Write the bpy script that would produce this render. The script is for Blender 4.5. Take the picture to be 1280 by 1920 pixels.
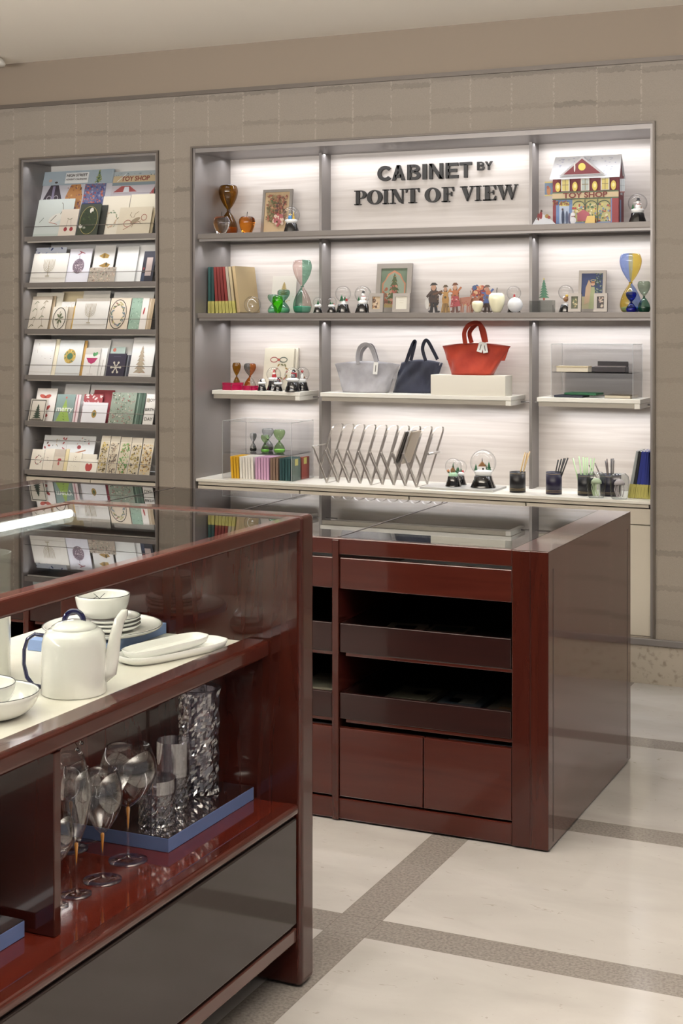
import bpy, bmesh, math, random
from mathutils import Matrix, Vector
for _o in list(bpy.data.objects): bpy.data.objects.remove(_o)
R = math.radians; PI = math.pi
SC = bpy.context.scene; COL = SC.collection

# ---------------------------------------------------------------- camera
F = 2782.0; V0 = 601.0; TH = R(24.48); H = 1.6
cd = bpy.data.cameras.new('camera'); cam = bpy.data.objects.new('camera', cd); COL.objects.link(cam)
cam.location = (0, 0, H); cam.rotation_euler = (R(90), 0, TH)
cd.sensor_fit = 'VERTICAL'; cd.sensor_height = 36; cd.sensor_width = 24
cd.lens = F / 1920 * 36; cd.shift_y = (V0 - 960) / 1920
cd.clip_start = 0.05
SC.camera = cam
# ---------------------------------------------------------------- view and world
SC.view_settings.view_transform = 'Standard'; SC.view_settings.look = 'None'
SC.view_settings.exposure = 0.05; SC.view_settings.gamma = 1; SC.view_settings.use_curve_mapping = False
wd = bpy.data.worlds.new('world'); SC.world = wd; wd.use_nodes = True
wd.node_tree.nodes['Background'].inputs[0].default_value = (1.0, 0.97, 0.945, 1)
wd.node_tree.nodes['Background'].inputs[1].default_value = 0.27
# ---------------------------------------------------------------- lights
def area(name, loc, sx, sy, power, col=(1, 1, 1), rot=(0, 0, 0), spread=180):
    l = bpy.data.lights.new(name, 'AREA'); l.shape = 'RECTANGLE'; l.size = sx; l.size_y = sy
    l.energy = power; l.color = col; l.spread = R(spread)
    o = bpy.data.objects.new(name, l); o.location = loc; o.rotation_euler = rot; COL.objects.link(o); return o
WARM = (1.0, 0.96, 0.92); COOL = (0.965, 0.97, 1.0)
CEIL = 2.976
DOWN = [(-1.65, 4.9), (-1.70, 2.87), (-3.3, 4.9), (-3.3, 2.87), (-0.1, 4.9), (-0.1, 2.87), (-4.9, 4.9), (-1.7, 0.9), (0.2, 0.6)]
for i, (x, y) in enumerate(DOWN):
    l = bpy.data.lights.new('downlight_lamp', 'SPOT'); l.energy = 33; l.color = (1.0, 0.975, 0.95)
    l.spot_size = R(105); l.spot_blend = 0.7; l.shadow_soft_size = 0.035
    o = bpy.data.objects.new('downlight_lamp', l); o.location = (x, y, CEIL - 0.03); COL.objects.link(o)
area('store_ambient_fill', (-1.5, 1.2, CEIL - 0.02), 7.0, 3.2, 26, WARM)  # added soft fill standing for the store's ambient light, not a fitting
area('added_ceiling_fill', (-2.2, 1.6, 2.15), 6.0, 1.2, 520, (1.0, 0.965, 0.925), (R(90 + 76), 0, 0))  # unseen fill light, added to lift the ceiling and upper wall
LEDP = 0.50
def led(x0, x1, y, z, p, w=0.026, rot=0.0, col=COOL, sp=125):
    area('shelf_led', ((x0 + x1) / 2, y, z), abs(x1 - x0), w, p * LEDP * abs(x1 - x0), col, (rot, 0, 0), spread=sp)
W = 6.51; YB = 6.879; YF = 6.53
for z, p in ((2.442, 6.0), (1.990, 5.6), (1.590, 5.6)):
    led(-3.76, -1.47, YB - 0.075, z, p * 0.62, sp=160); led(-3.76, -1.47, YF + 0.035, z, p * 0.7, rot=R(-10))
for x0, x1 in ((-3.70, -3.25), (-3.06, -2.14), (-1.98, -1.50)):
    led(x0, x1, YB - 0.07, 1.190, 2.9, w=.05, sp=150); led(x0, x1, 6.73, 1.190, 1.8, w=.06)
for z in (2.43, 2.012, 1.770, 1.524, 1.282, 1.038):
    led(-4.82, -4.01, 6.55, z, 2.8, rot=R(-14))

# ---------------------------------------------------------------- picture to world helpers (used for sizes and places on real planes)
fwv = Vector((-math.sin(TH), math.cos(TH), 0)); rtv = Vector((math.cos(TH), math.sin(TH), 0))
def ray(u, v): return fwv + rtv * ((u - 640) / F) + Vector((0, 0, -(v - V0) / F))
def onY(u, v, Y): r = ray(u, v); p = r * (Y / r.y); return Vector((p.x, p.y, p.z + H))
def onZ(u, v, Z): r = ray(u, v); p = r * ((Z - H) / r.z); return Vector((p.x, p.y, Z))
def pxm(p): return (Vector((p[0], p[1], 0)).dot(fwv)) / F      # metres per pixel there

# ---------------------------------------------------------------- materials
MT = {}
def lin(h):
    h = h.lstrip('#'); c = [int(h[i:i + 2], 16) / 255 for i in (0, 2, 4)]
    return tuple(((x / 12.92) if x <= 0.04045 else ((x + 0.055) / 1.055) ** 2.4) for x in c) + (1,)
def setp(b, **k):
    for n, v in k.items():
        n = {'base': 'Base Color', 'rough': 'Roughness', 'metal': 'Metallic', 'trans': 'Transmission Weight', 'ior': 'IOR', 'coat': 'Coat Weight', 'coatr': 'Coat Roughness', 'spec': 'Specular IOR Level', 'emc': 'Emission Color', 'ems': 'Emission Strength', 'sheen': 'Sheen Weight', 'sss': 'Subsurface Weight'}[n]
        b.inputs[n].default_value = v
def mat(name, hexc='#808080', rough=0.5, **k):
    if name in MT: return MT[name]
    m = bpy.data.materials.new(name); m.use_nodes = True
    b = m.node_tree.nodes['Principled BSDF']; setp(b, base=lin(hexc), rough=rough, **k)
    MT[name] = m; return m
def pap(h):
    n = 'paper_' + h.strip('#')
    if n in MT: return MT[n]
    m = mat(n, h, 0.6); c = lin(h); g = .3 * c[0] + .59 * c[1] + .11 * c[2]
    setp(m.node_tree.nodes['Principled BSDF'], base=tuple((x * .86 + g * .14) * .80 for x in c[:3]) + (1,)); return m
def nd(m): return m.node_tree.nodes, m.node_tree.links, m.node_tree.nodes['Principled BSDF']
def noise_col(m, c1, c2, scale=(1, 1, 1), nscale=5, detail=6, lo=0.3, hi=0.7, bump=0.0, rough=None, coord='Object', dist=0.0, bumpd=0.002):
    N, L, b = nd(m); tc = N.new('ShaderNodeTexCoord'); mp = N.new('ShaderNodeMapping'); mp.inputs['Scale'].default_value = scale
    nz = N.new('ShaderNodeTexNoise'); nz.inputs['Scale'].default_value = nscale; nz.inputs['Detail'].default_value = detail; nz.inputs['Distortion'].default_value = dist
    cr = N.new('ShaderNodeValToRGB'); cr.color_ramp.elements[0].position = lo; cr.color_ramp.elements[1].position = hi
    cr.color_ramp.elements[0].color = lin(c1); cr.color_ramp.elements[1].color = lin(c2)
    L.new(tc.outputs[coord], mp.inputs[0]); L.new(mp.outputs[0], nz.inputs['Vector']); L.new(nz.outputs[0], cr.inputs[0]); L.new(cr.outputs[0], b.inputs['Base Color'])
    if bump:
        bp = N.new('ShaderNodeBump'); bp.inputs['Strength'].default_value = bump; bp.inputs['Distance'].default_value = bumpd
        L.new(nz.outputs[0], bp.inputs['Height']); L.new(bp.outputs[0], b.inputs['Normal'])
    return nz, cr, mp
def wood(name, c1, c2, scale=(2, 14, 2), rough=0.16):
    m = mat(name, c1, rough, coat=0.5, coatr=0.035, spec=0.35)
    noise_col(m, c1, c2, scale, 2.2, 7, 0.25, 0.75, dist=1.2); return m
WOODV = wood('cherry_lacquer_vertical', '#32120d', '#3d1912', (9, 9, 0.9))
WOODH = wood('cherry_lacquer_lengthwise', '#38140e', '#441b14', (9, 0.8, 9))
WOODX = wood('cherry_lacquer_crosswise', '#371510', '#431c15', (0.8, 9, 9))
WOODD = wood('dark_lacquer', '#1d0c0b', '#27110f', (0.8, 9, 9), 0.3); setp(nd(WOODD)[2], coat=0.4)
WOODS = wood('side_lacquer', '#44201b', '#4d2720', (40, 40, 0.5), 0.10)
PANEL = mat('dark_glass_panel', '#2a2221', 0.06, spec=0.45)
METAL = mat('bronze_grey_metal', '#8b8684', 0.42, metal=0.5)
METALD = mat('bronze_grey_metal_dark', '#6a625b', 0.45, metal=0.3)
STEEL = mat('steel', '#a39b96', 0.22, metal=1.0)
SHELFW = mat('white_shelf_lacquer', '#d9d6cd', 0.35)
CREAM = mat('cream_laminate', '#bdb6a8', 0.4)
BLACK = mat('gloss_black', '#0c0b0d', 0.12, coat=1, coatr=0.04)
SIGN = mat('sign_black', '#171515', 0.45)
GREYB = mat('rack_board', '#dedbd6', 0.5)
WHITEC = mat('white_ceramic', '#e9e8e4', 0.12, coat=0.6, coatr=0.05)
NAVYE = mat('navy_enamel', '#14154a', 0.12, coat=1)
BLUEB = mat('blue_board', '#55648c', 0.6); BLUEB2 = mat('pale_blue_board', '#7f97c4', 0.5)
MIRR = mat('mirror_top', '#241512', 0.03, coat=1, coatr=0.01, spec=1.0)
STONEW = mat('white_stone_inlay', '#cdc9bf', 0.3)
noise_col(STONEW, '#c6c2b7', '#d6d3ca', (1, 1, 1), 9, 6, 0.3, 0.7)
SNOW = mat('snow_white', '#f2f2f0', 0.6)
def thin_glass(name, tint='#ffffff', edge='#b8bcc0', rough=0.0, f0=0.0, ior=1.45):
    if name in MT: return MT[name]
    m = bpy.data.materials.new(name); m.use_nodes = True; N = m.node_tree.nodes; L = m.node_tree.links
    N.clear(); out = N.new('ShaderNodeOutputMaterial'); mx = N.new('ShaderNodeMixShader'); tr = N.new('ShaderNodeBsdfTransparent'); gl = N.new('ShaderNodeBsdfGlossy')
    gl.inputs['Roughness'].default_value = rough; r0 = ((ior - 1) / (ior + 1)) ** 2 + f0
    lw = N.new('ShaderNodeLayerWeight'); lw.inputs[0].default_value = 0.5
    p5 = N.new('ShaderNodeMath'); p5.operation = 'POWER'; p5.inputs[1].default_value = 5.0; L.new(lw.outputs['Facing'], p5.inputs[0])
    fr = N.new('ShaderNodeMath'); fr.operation = 'MULTIPLY'; fr.inputs[1].default_value = 1 - r0; L.new(p5.outputs[0], fr.inputs[0])
    mc = N.new('ShaderNodeMix'); mc.data_type = 'RGBA'; mc.inputs[6].default_value = lin(tint); mc.inputs[7].default_value = lin(edge)
    pw = N.new('ShaderNodeMath'); pw.operation = 'POWER'; pw.inputs[1].default_value = 3.5
    L.new(lw.outputs['Facing'], pw.inputs[0]); L.new(pw.outputs[0], mc.inputs[0]); L.new(mc.outputs[2], tr.inputs[0])
    ad = N.new('ShaderNodeMath'); ad.operation = 'ADD'; ad.use_clamp = True; ad.inputs[1].default_value = r0
    L.new(fr.outputs[0], ad.inputs[0]); L.new(ad.outputs[0], mx.inputs[0]); L.new(tr.outputs[0], mx.inputs[1]); L.new(gl.outputs[0], mx.inputs[2]); L.new(mx.outputs[0], out.inputs[0])
    MT[name] = m; return m
def solid_glass(name, tint='#ffffff', ior=1.48, rough=0.0):
    return mat(name, tint, rough, trans=1.0, ior=ior)
GLS = thin_glass('clear_thin_glass', '#f6f8f8', '#8e9498', f0=0.02)
GOB = thin_glass('goblet_glass', '#fefefe', '#eceef0', f0=0.065)
DOME = thin_glass('snow_globe_glass', '#fdfdfd', '#c4c8ca', f0=0.005)
PANE = thin_glass('pane_glass', '#eef2f0', '#dfe6e2', f0=0.0, ior=1.5)
TOPG = thin_glass('counter_top_glass', '#d8dcd9', '#c8cecb', f0=0.12, ior=1.6)
ACR = thin_glass('acrylic', '#ffffff', '#fafafa', f0=0.0, ior=1.16)
ACRE = mat('acrylic_edge', '#dfe2e2', 0.3, trans=0.5)
CRYS = thin_glass('crystal', '#e2e0e8', '#b8b6c2', rough=.03, f0=.27)
CRYS2 = thin_glass('cut_crystal', '#f0f0f4', '#c8c8d0', rough=.02, f0=.17)
def emis(name, col, s):
    if name in MT: return MT[name]
    m = mat(name, '#ffffff', 0.5); setp(nd(m)[2], emc=col, ems=s); return m
TUBE2 = emis('lit_tube_low', (1, 0.98, 0.95, 1), 5.0)
TUBE = emis('lit_tube', (1, 0.98, 0.95, 1), 14.0)
LAMP = emis('lit_downlight', (1, 0.92, 0.8, 1), 12.0)

# ---------------------------------------------------------------- mesh builder
class B:
    def __init__(s): s.bm = bmesh.new(); s.mats = []
    def mi(s, m):
        if m not in s.mats: s.mats.append(m)
        return s.mats.index(m)
    def box(s, x0, x1, y0, y1, z0, z1, m, bev=0.0, seg=2):
        x0, x1 = min(x0, x1), max(x0, x1); y0, y1 = min(y0, y1), max(y0, y1); z0, z1 = min(z0, z1), max(z0, z1)
        i = s.mi(m); n0 = set(s.bm.faces) if bev else None
        v = [s.bm.verts.new(p) for p in ((x0, y0, z0), (x1, y0, z0), (x1, y1, z0), (x0, y1, z0), (x0, y0, z1), (x1, y0, z1), (x1, y1, z1), (x0, y1, z1))]
        fs = [s.bm.faces.new([v[k] for k in q]) for q in ((0, 3, 2, 1), (4, 5, 6, 7), (0, 1, 5, 4), (1, 2, 6, 5), (2, 3, 7, 6), (3, 0, 4, 7))]
        for f in fs: f.material_index = i
        if bev:
            bev = min(bev, (x1 - x0) * .45, (y1 - y0) * .45, (z1 - z0) * .45)
            bmesh.ops.bevel(s.bm, geom=list({e for f in fs for e in f.edges}), offset=bev, segments=seg, affect='EDGES', profile=0.5)
            for f in s.bm.faces:
                if f not in n0: f.material_index = i
        return s
    def lathe(s, prof, m, seg=32, c=(0, 0, 0), sx=1, sy=1, mfun=None, cap=True):
        i = s.mi(m); rings = []
        for r, z in prof:
            if r < 1e-6: rings.append([s.bm.verts.new((c[0], c[1], c[2] + z))])
            else: rings.append([s.bm.verts.new((c[0] + r * sx * math.cos(2 * PI * k / seg), c[1] + r * sy * math.sin(2 * PI * k / seg), c[2] + z)) for k in range(seg)])
        for a, b in zip(rings, rings[1:]):
            for k in range(seg):
                k2 = (k + 1) % seg
                q = [a[k % len(a)], a[k2 % len(a)], b[k2 % len(b)], b[k % len(b)]]
                if len(a) == 1 and len(b) == 1: continue
                if len(a) == 1: q = [a[0], b[k2], b[k]]
                elif len(b) == 1: q = [a[k], a[k2], b[0]]
                f = s.bm.faces.new(q); f.smooth = True
                f.material_index = s.mi(mfun((k + .5) / seg, (a[0].co.z + b[0].co.z) / 2)) if mfun else i
        if cap:
            for rg, fl in ((rings[0], True), (rings[-1], False)):
                if len(rg) > 2:
                    f = s.bm.faces.new(rg[::-1] if fl else rg); f.material_index = i
        return s
    def ball(s, c, r, m, sx=1, sy=1, sz=1, seg=16, n=10):
        pr = [(r * math.sin(PI * k / n), -r * sz * math.cos(PI * k / n)) for k in range(n + 1)]
        pr[0] = (0, -r * sz); pr[-1] = (0, r * sz)
        return s.lathe(pr, m, seg, c, sx, sy)
    def tube(s, pts, r, m, seg=8, cap=True, sx=1.0, up=None):
        i = s.mi(m); P = [Vector(p) for p in pts]; rr = r if isinstance(r, (list, tuple)) else [r] * len(P); rings = []; nrm = None
        for k, p in enumerate(P):
            t = (P[min(k + 1, len(P) - 1)] - P[max(k - 1, 0)]).normalized()
            if nrm is None: nrm = (up or (Vector((0, 0, 1)) if abs(t.z) < .9 else Vector((0, 1, 0)))); nrm = Vector(nrm)
            nrm = (nrm - t * nrm.dot(t)).normalized(); bn = t.cross(nrm)
            rings.append([s.bm.verts.new(p + (nrm * math.cos(2 * PI * j / seg + PI / seg) + bn * sx * math.sin(2 * PI * j / seg + PI / seg)) * rr[k]) for j in range(seg)])
        for a, b in zip(rings, rings[1:]):
            for j in range(seg):
                f = s.bm.faces.new([a[j], a[(j + 1) % seg], b[(j + 1) % seg], b[j]]); f.material_index = i; f.smooth = seg > 5
        if cap:
            for rg in (rings[0][::-1], rings[-1]): f = s.bm.faces.new(rg); f.material_index = i
        return s
    def prism(s, pl, y0, y1, m, mside=None):
        a = sum(pl[k][0] * pl[(k + 1) % len(pl)][1] - pl[(k + 1) % len(pl)][0] * pl[k][1] for k in range(len(pl)))
        if a < 0: pl = pl[::-1]
        i = s.mi(m); j = s.mi(mside or m)
        f0 = [s.bm.verts.new((x, y0, z)) for x, z in pl]; f1 = [s.bm.verts.new((x, y1, z)) for x, z in pl]; n = len(pl)
        for vs in (f0, f1[::-1]):
            f = s.bm.faces.new(vs); f.material_index = i
        for k in range(n):
            f = s.bm.faces.new([f0[k], f1[k], f1[(k + 1) % n], f0[(k + 1) % n]]); f.material_index = j
        return s
    def face(s, pts, m):
        f = s.bm.faces.new([s.bm.verts.new(p) for p in pts]); f.material_index = s.mi(m); return s
    def text(s, st, size, x, z, y, m, ext=0.0, off=0.0, sx=1.0, align='CENTER', rotz=0.0):
        cu = bpy.data.curves.new('t', 'FONT'); cu.body = st; cu.size = size; cu.align_x = align; cu.align_y = 'CENTER'; cu.extrude = ext; cu.offset = off; cu.resolution_u = 4
        o = bpy.data.objects.new('t', cu); COL.objects.link(o); dg = bpy.context.evaluated_depsgraph_get(); dg.update()
        me = bpy.data.meshes.new_from_object(o.evaluated_get(dg)); i = s.mi(m)
        M = Matrix.Translation((x, y, z)) @ Matrix.Rotation(rotz, 4, 'Y') @ Matrix.Rotation(R(90), 4, 'X') @ Matrix.Diagonal((sx, 1, 1, 1))
        vs = [s.bm.verts.new(M @ v.co) for v in me.vertices]
        for p in me.polygons:
            try: f = s.bm.faces.new([vs[k] for k in p.vertices]); f.material_index = i
            except ValueError: pass
        bpy.data.objects.remove(o); bpy.data.curves.remove(cu); bpy.data.meshes.remove(me); return s
    def move(s, M):
        bmesh.ops.transform(s.bm, matrix=M, verts=s.bm.verts); return s
    def obj(s, name, parent=None, loc=(0, 0, 0), rot=(0, 0, 0), smooth=False, norm=True):
        if norm: bmesh.ops.recalc_face_normals(s.bm, faces=s.bm.faces)
        me = bpy.data.meshes.new(name); s.bm.to_mesh(me); s.bm.free()
        for m in s.mats: me.materials.append(m)
        if smooth:
            for p in me.polygons: p.use_smooth = True
            try: me.set_sharp_from_angle(angle=R(35))
            except Exception: pass
        o = bpy.data.objects.new(name, me); o.location = loc; o.rotation_euler = rot; COL.objects.link(o); o.parent = parent; return o
def tag(o, label, cat, group=None, kind=None):
    o['label'] = label; o['category'] = cat
    if group: o['group'] = group
    if kind: o['kind'] = kind
    return o
def thing(name, label, cat, loc=(0, 0, 0), rz=0.0, group=None, rot=None):
    o = bpy.data.objects.new(name, None); o.empty_display_size = 0.05; COL.objects.link(o)
    o.location = loc; o.rotation_euler = rot or (0, 0, rz); return tag(o, label, cat, group)
def struct(b, name, **k):
    o = b.obj(name, **k); o['kind'] = 'structure'; return o
# ================================================================= THE ROOM
def wall_textile():
    m = mat('woven_wallcovering', '#8d8274', 0.85); N, L, b = nd(m)
    tc = N.new('ShaderNodeTexCoord'); sp = N.new('ShaderNodeSeparateXYZ'); L.new(tc.outputs['Object'], sp.inputs[0])
    def math_(op, a, bb=None, c=None, clamp=False):
        n = N.new('ShaderNodeMath'); n.operation = op; n.use_clamp = clamp
        for k, v in enumerate((a, bb, c)):
            if v is None: continue
            if isinstance(v, (int, float)): n.inputs[k].default_value = v
            else: L.new(v, n.inputs[k])
        return n.outputs[0]
    X, Z = sp.outputs['X'], sp.outputs['Z']
    def noise(sc, scale, det=3):
        mp = N.new('ShaderNodeMapping'); mp.inputs['Scale'].default_value = sc; L.new(tc.outputs['Object'], mp.inputs[0])
        n = N.new('ShaderNodeTexNoise'); n.inputs['Scale'].default_value = scale; n.inputs['Detail'].default_value = det; L.new(mp.outputs[0], n.inputs[0]); return n.outputs[0]
    col = math_('FLOOR', math_('DIVIDE', math_('ADD', X, 10.068), 0.199))
    wn = N.new('ShaderNodeTexWhiteNoise'); wn.noise_dimensions = '1D'; L.new(col, wn.inputs['W'])
    fx = math_('FRACT', math_('DIVIDE', math_('ADD', X, 10.068), 0.199))
    vline = math_('LESS_THAN', math_('ABSOLUTE', math_('SUBTRACT', fx, 0.5)), 0.0)
    edge = math_('LESS_THAN', math_('MINIMUM', fx, math_('SUBTRACT', 1.0, fx)), 0.022)
    jit = math_('MULTIPLY', noise((60, 60, 14), 1.0, 2), 0.028)
    zs = math_('ADD', math_('ADD', Z, jit), math_('MULTIPLY', wn.outputs[0], 0.03))
    fz = math_('FRACT', math_('DIVIDE', zs, 0.152))
    band = math_('LESS_THAN', fz, 0.16)
    row = math_('FLOOR', math_('DIVIDE', zs, 0.152))
    cx = N.new('ShaderNodeCombineXYZ'); L.new(col, cx.inputs[0]); L.new(row, cx.inputs[1])
    wn2 = N.new('ShaderNodeTexWhiteNoise'); wn2.noise_dimensions = '3D'; L.new(cx.outputs[0], wn2.inputs[0])
    pres = math_('MULTIPLY_ADD', wn2.outputs[0], 0.75, 0.1)
    fade = math_('MULTIPLY', noise((7, 7, 60), 1.0, 4), 1.6, clamp=True)
    dark = math_('MULTIPLY', math_('MULTIPLY', band, pres), fade)
    weave = noise((260, 30, 700), 1.0, 2); cloud = noise((1, 1, 1), 2.0, 4)
    val = math_('ADD', math_('MULTIPLY', math_('SUBTRACT', weave, 0.5), 0.42), math_('MULTIPLY', math_('SUBTRACT', cloud, 0.5), 0.10))
    val = math_('SUBTRACT', val, math_('MULTIPLY', dark, 0.30))
    dots = math_('GREATER_THAN', noise((90, 90, 90), 1.0, 1), 0.5)
    val = math_('ADD', val, math_('MULTIPLY', math_('MULTIPLY', edge, dots), 0.24))
    val = math_('ADD', val, 1.0)
    mx = N.new('ShaderNodeVectorMath'); mx.operation = 'SCALE'; mx.inputs[0].default_value = lin('#8f867c')[:3]; L.new(val, mx.inputs['Scale'])
    L.new(mx.outputs[0], b.inputs['Base Color'])
    bp = N.new('ShaderNodeBump'); bp.inputs['Strength'].default_value = 0.35; bp.inputs['Distance'].default_value = 0.002; L.new(val, bp.inputs['Height']); L.new(bp.outputs[0], b.inputs['Normal'])
    return m
TEXT = wall_textile()
def travertine():
    m = mat('travertine', '#c9c1ba', 0.45); N, L, b = nd(m)
    noise_col(m, '#b3aaa4', '#d0cac5', (0.6, 1, 15), 2.6, 12, 0.2, 0.75, dist=0.8); return m
TRAV = travertine()
PLAS = mat('plaster_shaded', '#8c7f71', 0.9); CEILM = mat('ceiling_paint', '#e6dfd3', 0.9)  # bulkhead shares the ceiling colour; its shade is mixed into this plaster
SKIRT = mat('skirting_stone', '#aaa192', 0.35); noise_col(SKIRT, '#8f8576', '#aea597', (1, 1, 1), 38, 8, 0.30, 0.47)

def floor_mat():
    m = mat('limestone_floor', '#beb8ae', 0.14, spec=0.5); N, L, b = nd(m)
    tc = N.new('ShaderNodeTexCoord'); sp = N.new('ShaderNodeSeparateXYZ'); L.new(tc.outputs['Object'], sp.inputs[0])
    def M_(op, a, bb=None, cl=False):
        n = N.new('ShaderNodeMath'); n.operation = op; n.use_clamp = cl
        for k, v in enumerate((a, bb)):
            if v is None: continue
            if isinstance(v, (int, float)): n.inputs[k].default_value = v
            else: L.new(v, n.inputs[k])
        return n.outputs[0]
    fx = M_('FRACT', M_('DIVIDE', M_('ADD', sp.outputs['X'], 1.657 + 11.0), 1.10)); bx = M_('LESS_THAN', fx, 0.117 / 1.10)
    fy = M_('FRACT', M_('DIVIDE', M_('ADD', sp.outputs['Y'], 10.05 - 3.525), 1.005)); by = M_('LESS_THAN', fy, 0.120 / 1.005)
    band = M_('MAXIMUM', bx, by)
    def noi(sc, s, d, dist=0):
        mp = N.new('ShaderNodeMapping'); mp.inputs['Scale'].default_value = sc; L.new(tc.outputs['Object'], mp.inputs[0])
        n = N.new('ShaderNodeTexNoise'); n.inputs['Scale'].default_value = s; n.inputs['Detail'].default_value = d; n.inputs['Distortion'].default_value = dist; L.new(mp.outputs[0], n.inputs[0]); return n.outputs[0]
    def ramp(f, st):
        r = N.new('ShaderNodeValToRGB'); e = r.color_ramp.elements
        e[0].position, e[0].color = st[0][0], lin(st[0][1]); e[1].position, e[1].color = st[1][0], lin(st[1][1])
        for p, c in st[2:]: x = e.new(p); x.color = lin(c)
        L.new(f, r.inputs[0]); return r.outputs[0]
    tile = ramp(noi((1, 2.2, 1), 2.5, 8, 0.6), [(0.3, '#9f9b97'), (0.7, '#aeaaa6')])
    bnd = ramp(noi((1, 1, 1), 130, 6), [(0.30, '#6d6763'), (0.62, '#87817b')])
    mx = N.new('ShaderNodeMix'); mx.data_type = 'RGBA'; L.new(band, mx.inputs[0]); L.new(tile, mx.inputs[6]); L.new(bnd, mx.inputs[7])
    fl = M_('LESS_THAN', noi((9, 22, 9), 2.2, 5, 1.5), 0.315)
    m2 = N.new('ShaderNodeMix'); m2.data_type = 'RGBA'; L.new(M_('MULTIPLY', fl, 0.35), m2.inputs[0]); L.new(mx.outputs[2], m2.inputs[6]); m2.inputs[7].default_value = lin('#6d6258')
    ex = M_('LESS_THAN', M_('MINIMUM', M_('ABSOLUTE', M_('SUBTRACT', fx, 0.117 / 1.10)), M_('MINIMUM', fx, M_('SUBTRACT', 1.0, fx))), 0.0011)
    ey = M_('LESS_THAN', M_('MINIMUM', M_('ABSOLUTE', M_('SUBTRACT', fy, 0.120 / 1.005)), M_('MINIMUM', fy, M_('SUBTRACT', 1.0, fy))), 0.0012)
    m3 = N.new('ShaderNodeMix'); m3.data_type = 'RGBA'; L.new(M_('MULTIPLY', M_('MAXIMUM', ex, ey), 0.45), m3.inputs[0]); L.new(m2.outputs[2], m3.inputs[6]); m3.inputs[7].default_value = lin('#5d554c')
    L.new(m3.outputs[2], b.inputs['Base Color']); return m
struct(B().box(-8, 4, -4, W + 0.55, -0.12, 0, floor_mat()), 'floor')
struct(B().box(-8, 4, -4, W + 0.55, CEIL, CEIL + 0.12, CEILM), 'ceiling')
# the back wall round its two recesses
NX0, NX1, NZ0, NZ1 = -3.787, -1.458, 0.202, 2.468
CX0, CX1, CZ0, CZ1 = -4.842, -3.997, 0.202, 2.458
b = B(); D = W + 0.5
b.box(-8, CX0, W, D, 0, 2.74, TEXT); b.box(CX0, CX1, W, D, CZ1, 2.74, TEXT); b.box(CX1, NX0, W, D, 0, 2.74, TEXT); b.box(NX0, NX1, W, D, NZ1, 2.74, TEXT); b.box(NX1, 4, W, D, 0, 2.74, TEXT)
b.box(CX0, CX1, W, D, 0, CZ0, TEXT); b.box(NX0, NX1, W, D, 0, NZ0, TEXT)
struct(b, 'wall_back')
struct(B().box(-8.1, -8, -4, D, 0, CEIL, PLAS), 'wall_left')
struct(B().box(-8, 4, W - 0.004, D, 2.757, CEIL, PLAS), 'trim_1')
struct(B().box(-8, 4, W - 0.016, D, 2.737, 2.757, METALD), 'trim_2')
struct(B().box(-8, 4, W - 0.006, W, 0, 0.172, SKIRT), 'baseboard_back')
struct(B().box(-8, 4, W - 0.018, W, 0.172, 0.200, METAL, 0.002), 'trim_3')
def frame(name, x0, x1, z0, z1, t=0.010, pr=0.012):
    b = B(); y0 = W - pr
    b.box(x0 - t, x0, y0, W, z0, z1 + t, METALD); b.box(x1, x1 + t, y0, W, z0, z1 + t, METALD); b.box(x0, x1, y0, W, z1, z1 + t, METALD)
    struct(b, name)
frame('trim_4', NX0, NX1, NZ0, NZ1); frame('trim_5', CX0, CX1, CZ0, CZ1)
# linings of the recesses
b = B(); b.box(NX0 + .0003, NX0 + 0.012, W - .002, YB, NZ0, NZ1, METAL); b.box(NX1 - 0.012, NX1 - .0003, W - .002, YB, NZ0, NZ1, METAL); b.box(NX0 + .012, NX1 - .012, W, YB, NZ1 - 0.022, NZ1, METAL)
struct(b, 'trim_6')
b = B(); b.box(CX0 + .0003, CX0 + 0.012, W - .002, 6.80, CZ0, CZ1, METAL); b.box(CX1 - 0.012, CX1 - .0003, W - .002, 6.80, CZ0, CZ1, METAL); b.box(CX0 + .012, CX1 - .012, W, 6.80, CZ1 - 0.012, CZ1, METAL)
struct(b, 'trim_7')
struct(B().box(NX0 + .012, NX1 - .012, YB, YB + 0.02, NZ0, NZ1 - .022, TRAV), 'wall_back_stone')
struct(B().box(CX0 + .012, CX1 - .012, 6.76, 6.78, 0.8, CZ1 - .012, GREYB), 'wall_back_board')
for k, x in enumerate((-3.206, -2.105)):
    struct(B().box(x, x + 0.014, YB - 0.11, YB, 0.802, NZ1 - .022, METAL), 'trim_%d' % (8 + k))
struct(B().lathe([(0, 0), (0.055, 0), (0.06, 0.012), (0.05, 0.03), (0.03, 0.045), (0, 0.045)][::-1], mat('white_plastic', '#d8d4cc', 0.4), 24, (-4.86, 6.30, CEIL - 0.046)), 'trim_10')
# the recessed lamps of the ceiling
for k, (x, y) in enumerate(DOWN):
    t = thing('ceiling_downlight', 'round recessed ceiling downlight', 'light', (x, y, CEIL), group='recessed ceiling downlights')
    B().lathe([(0.038, -0.004), (0.05, -0.006), (0.052, 0), (0.04, 0.0)], mat('white_plastic'), 24, cap=False).obj('trim_ring', t)
    B().lathe([(0, -0.0015), (0.036, -0.0015), (0.036, -0.0005), (0, -0.0005)], LAMP, 24).obj('lamp_disc', t)

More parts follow.
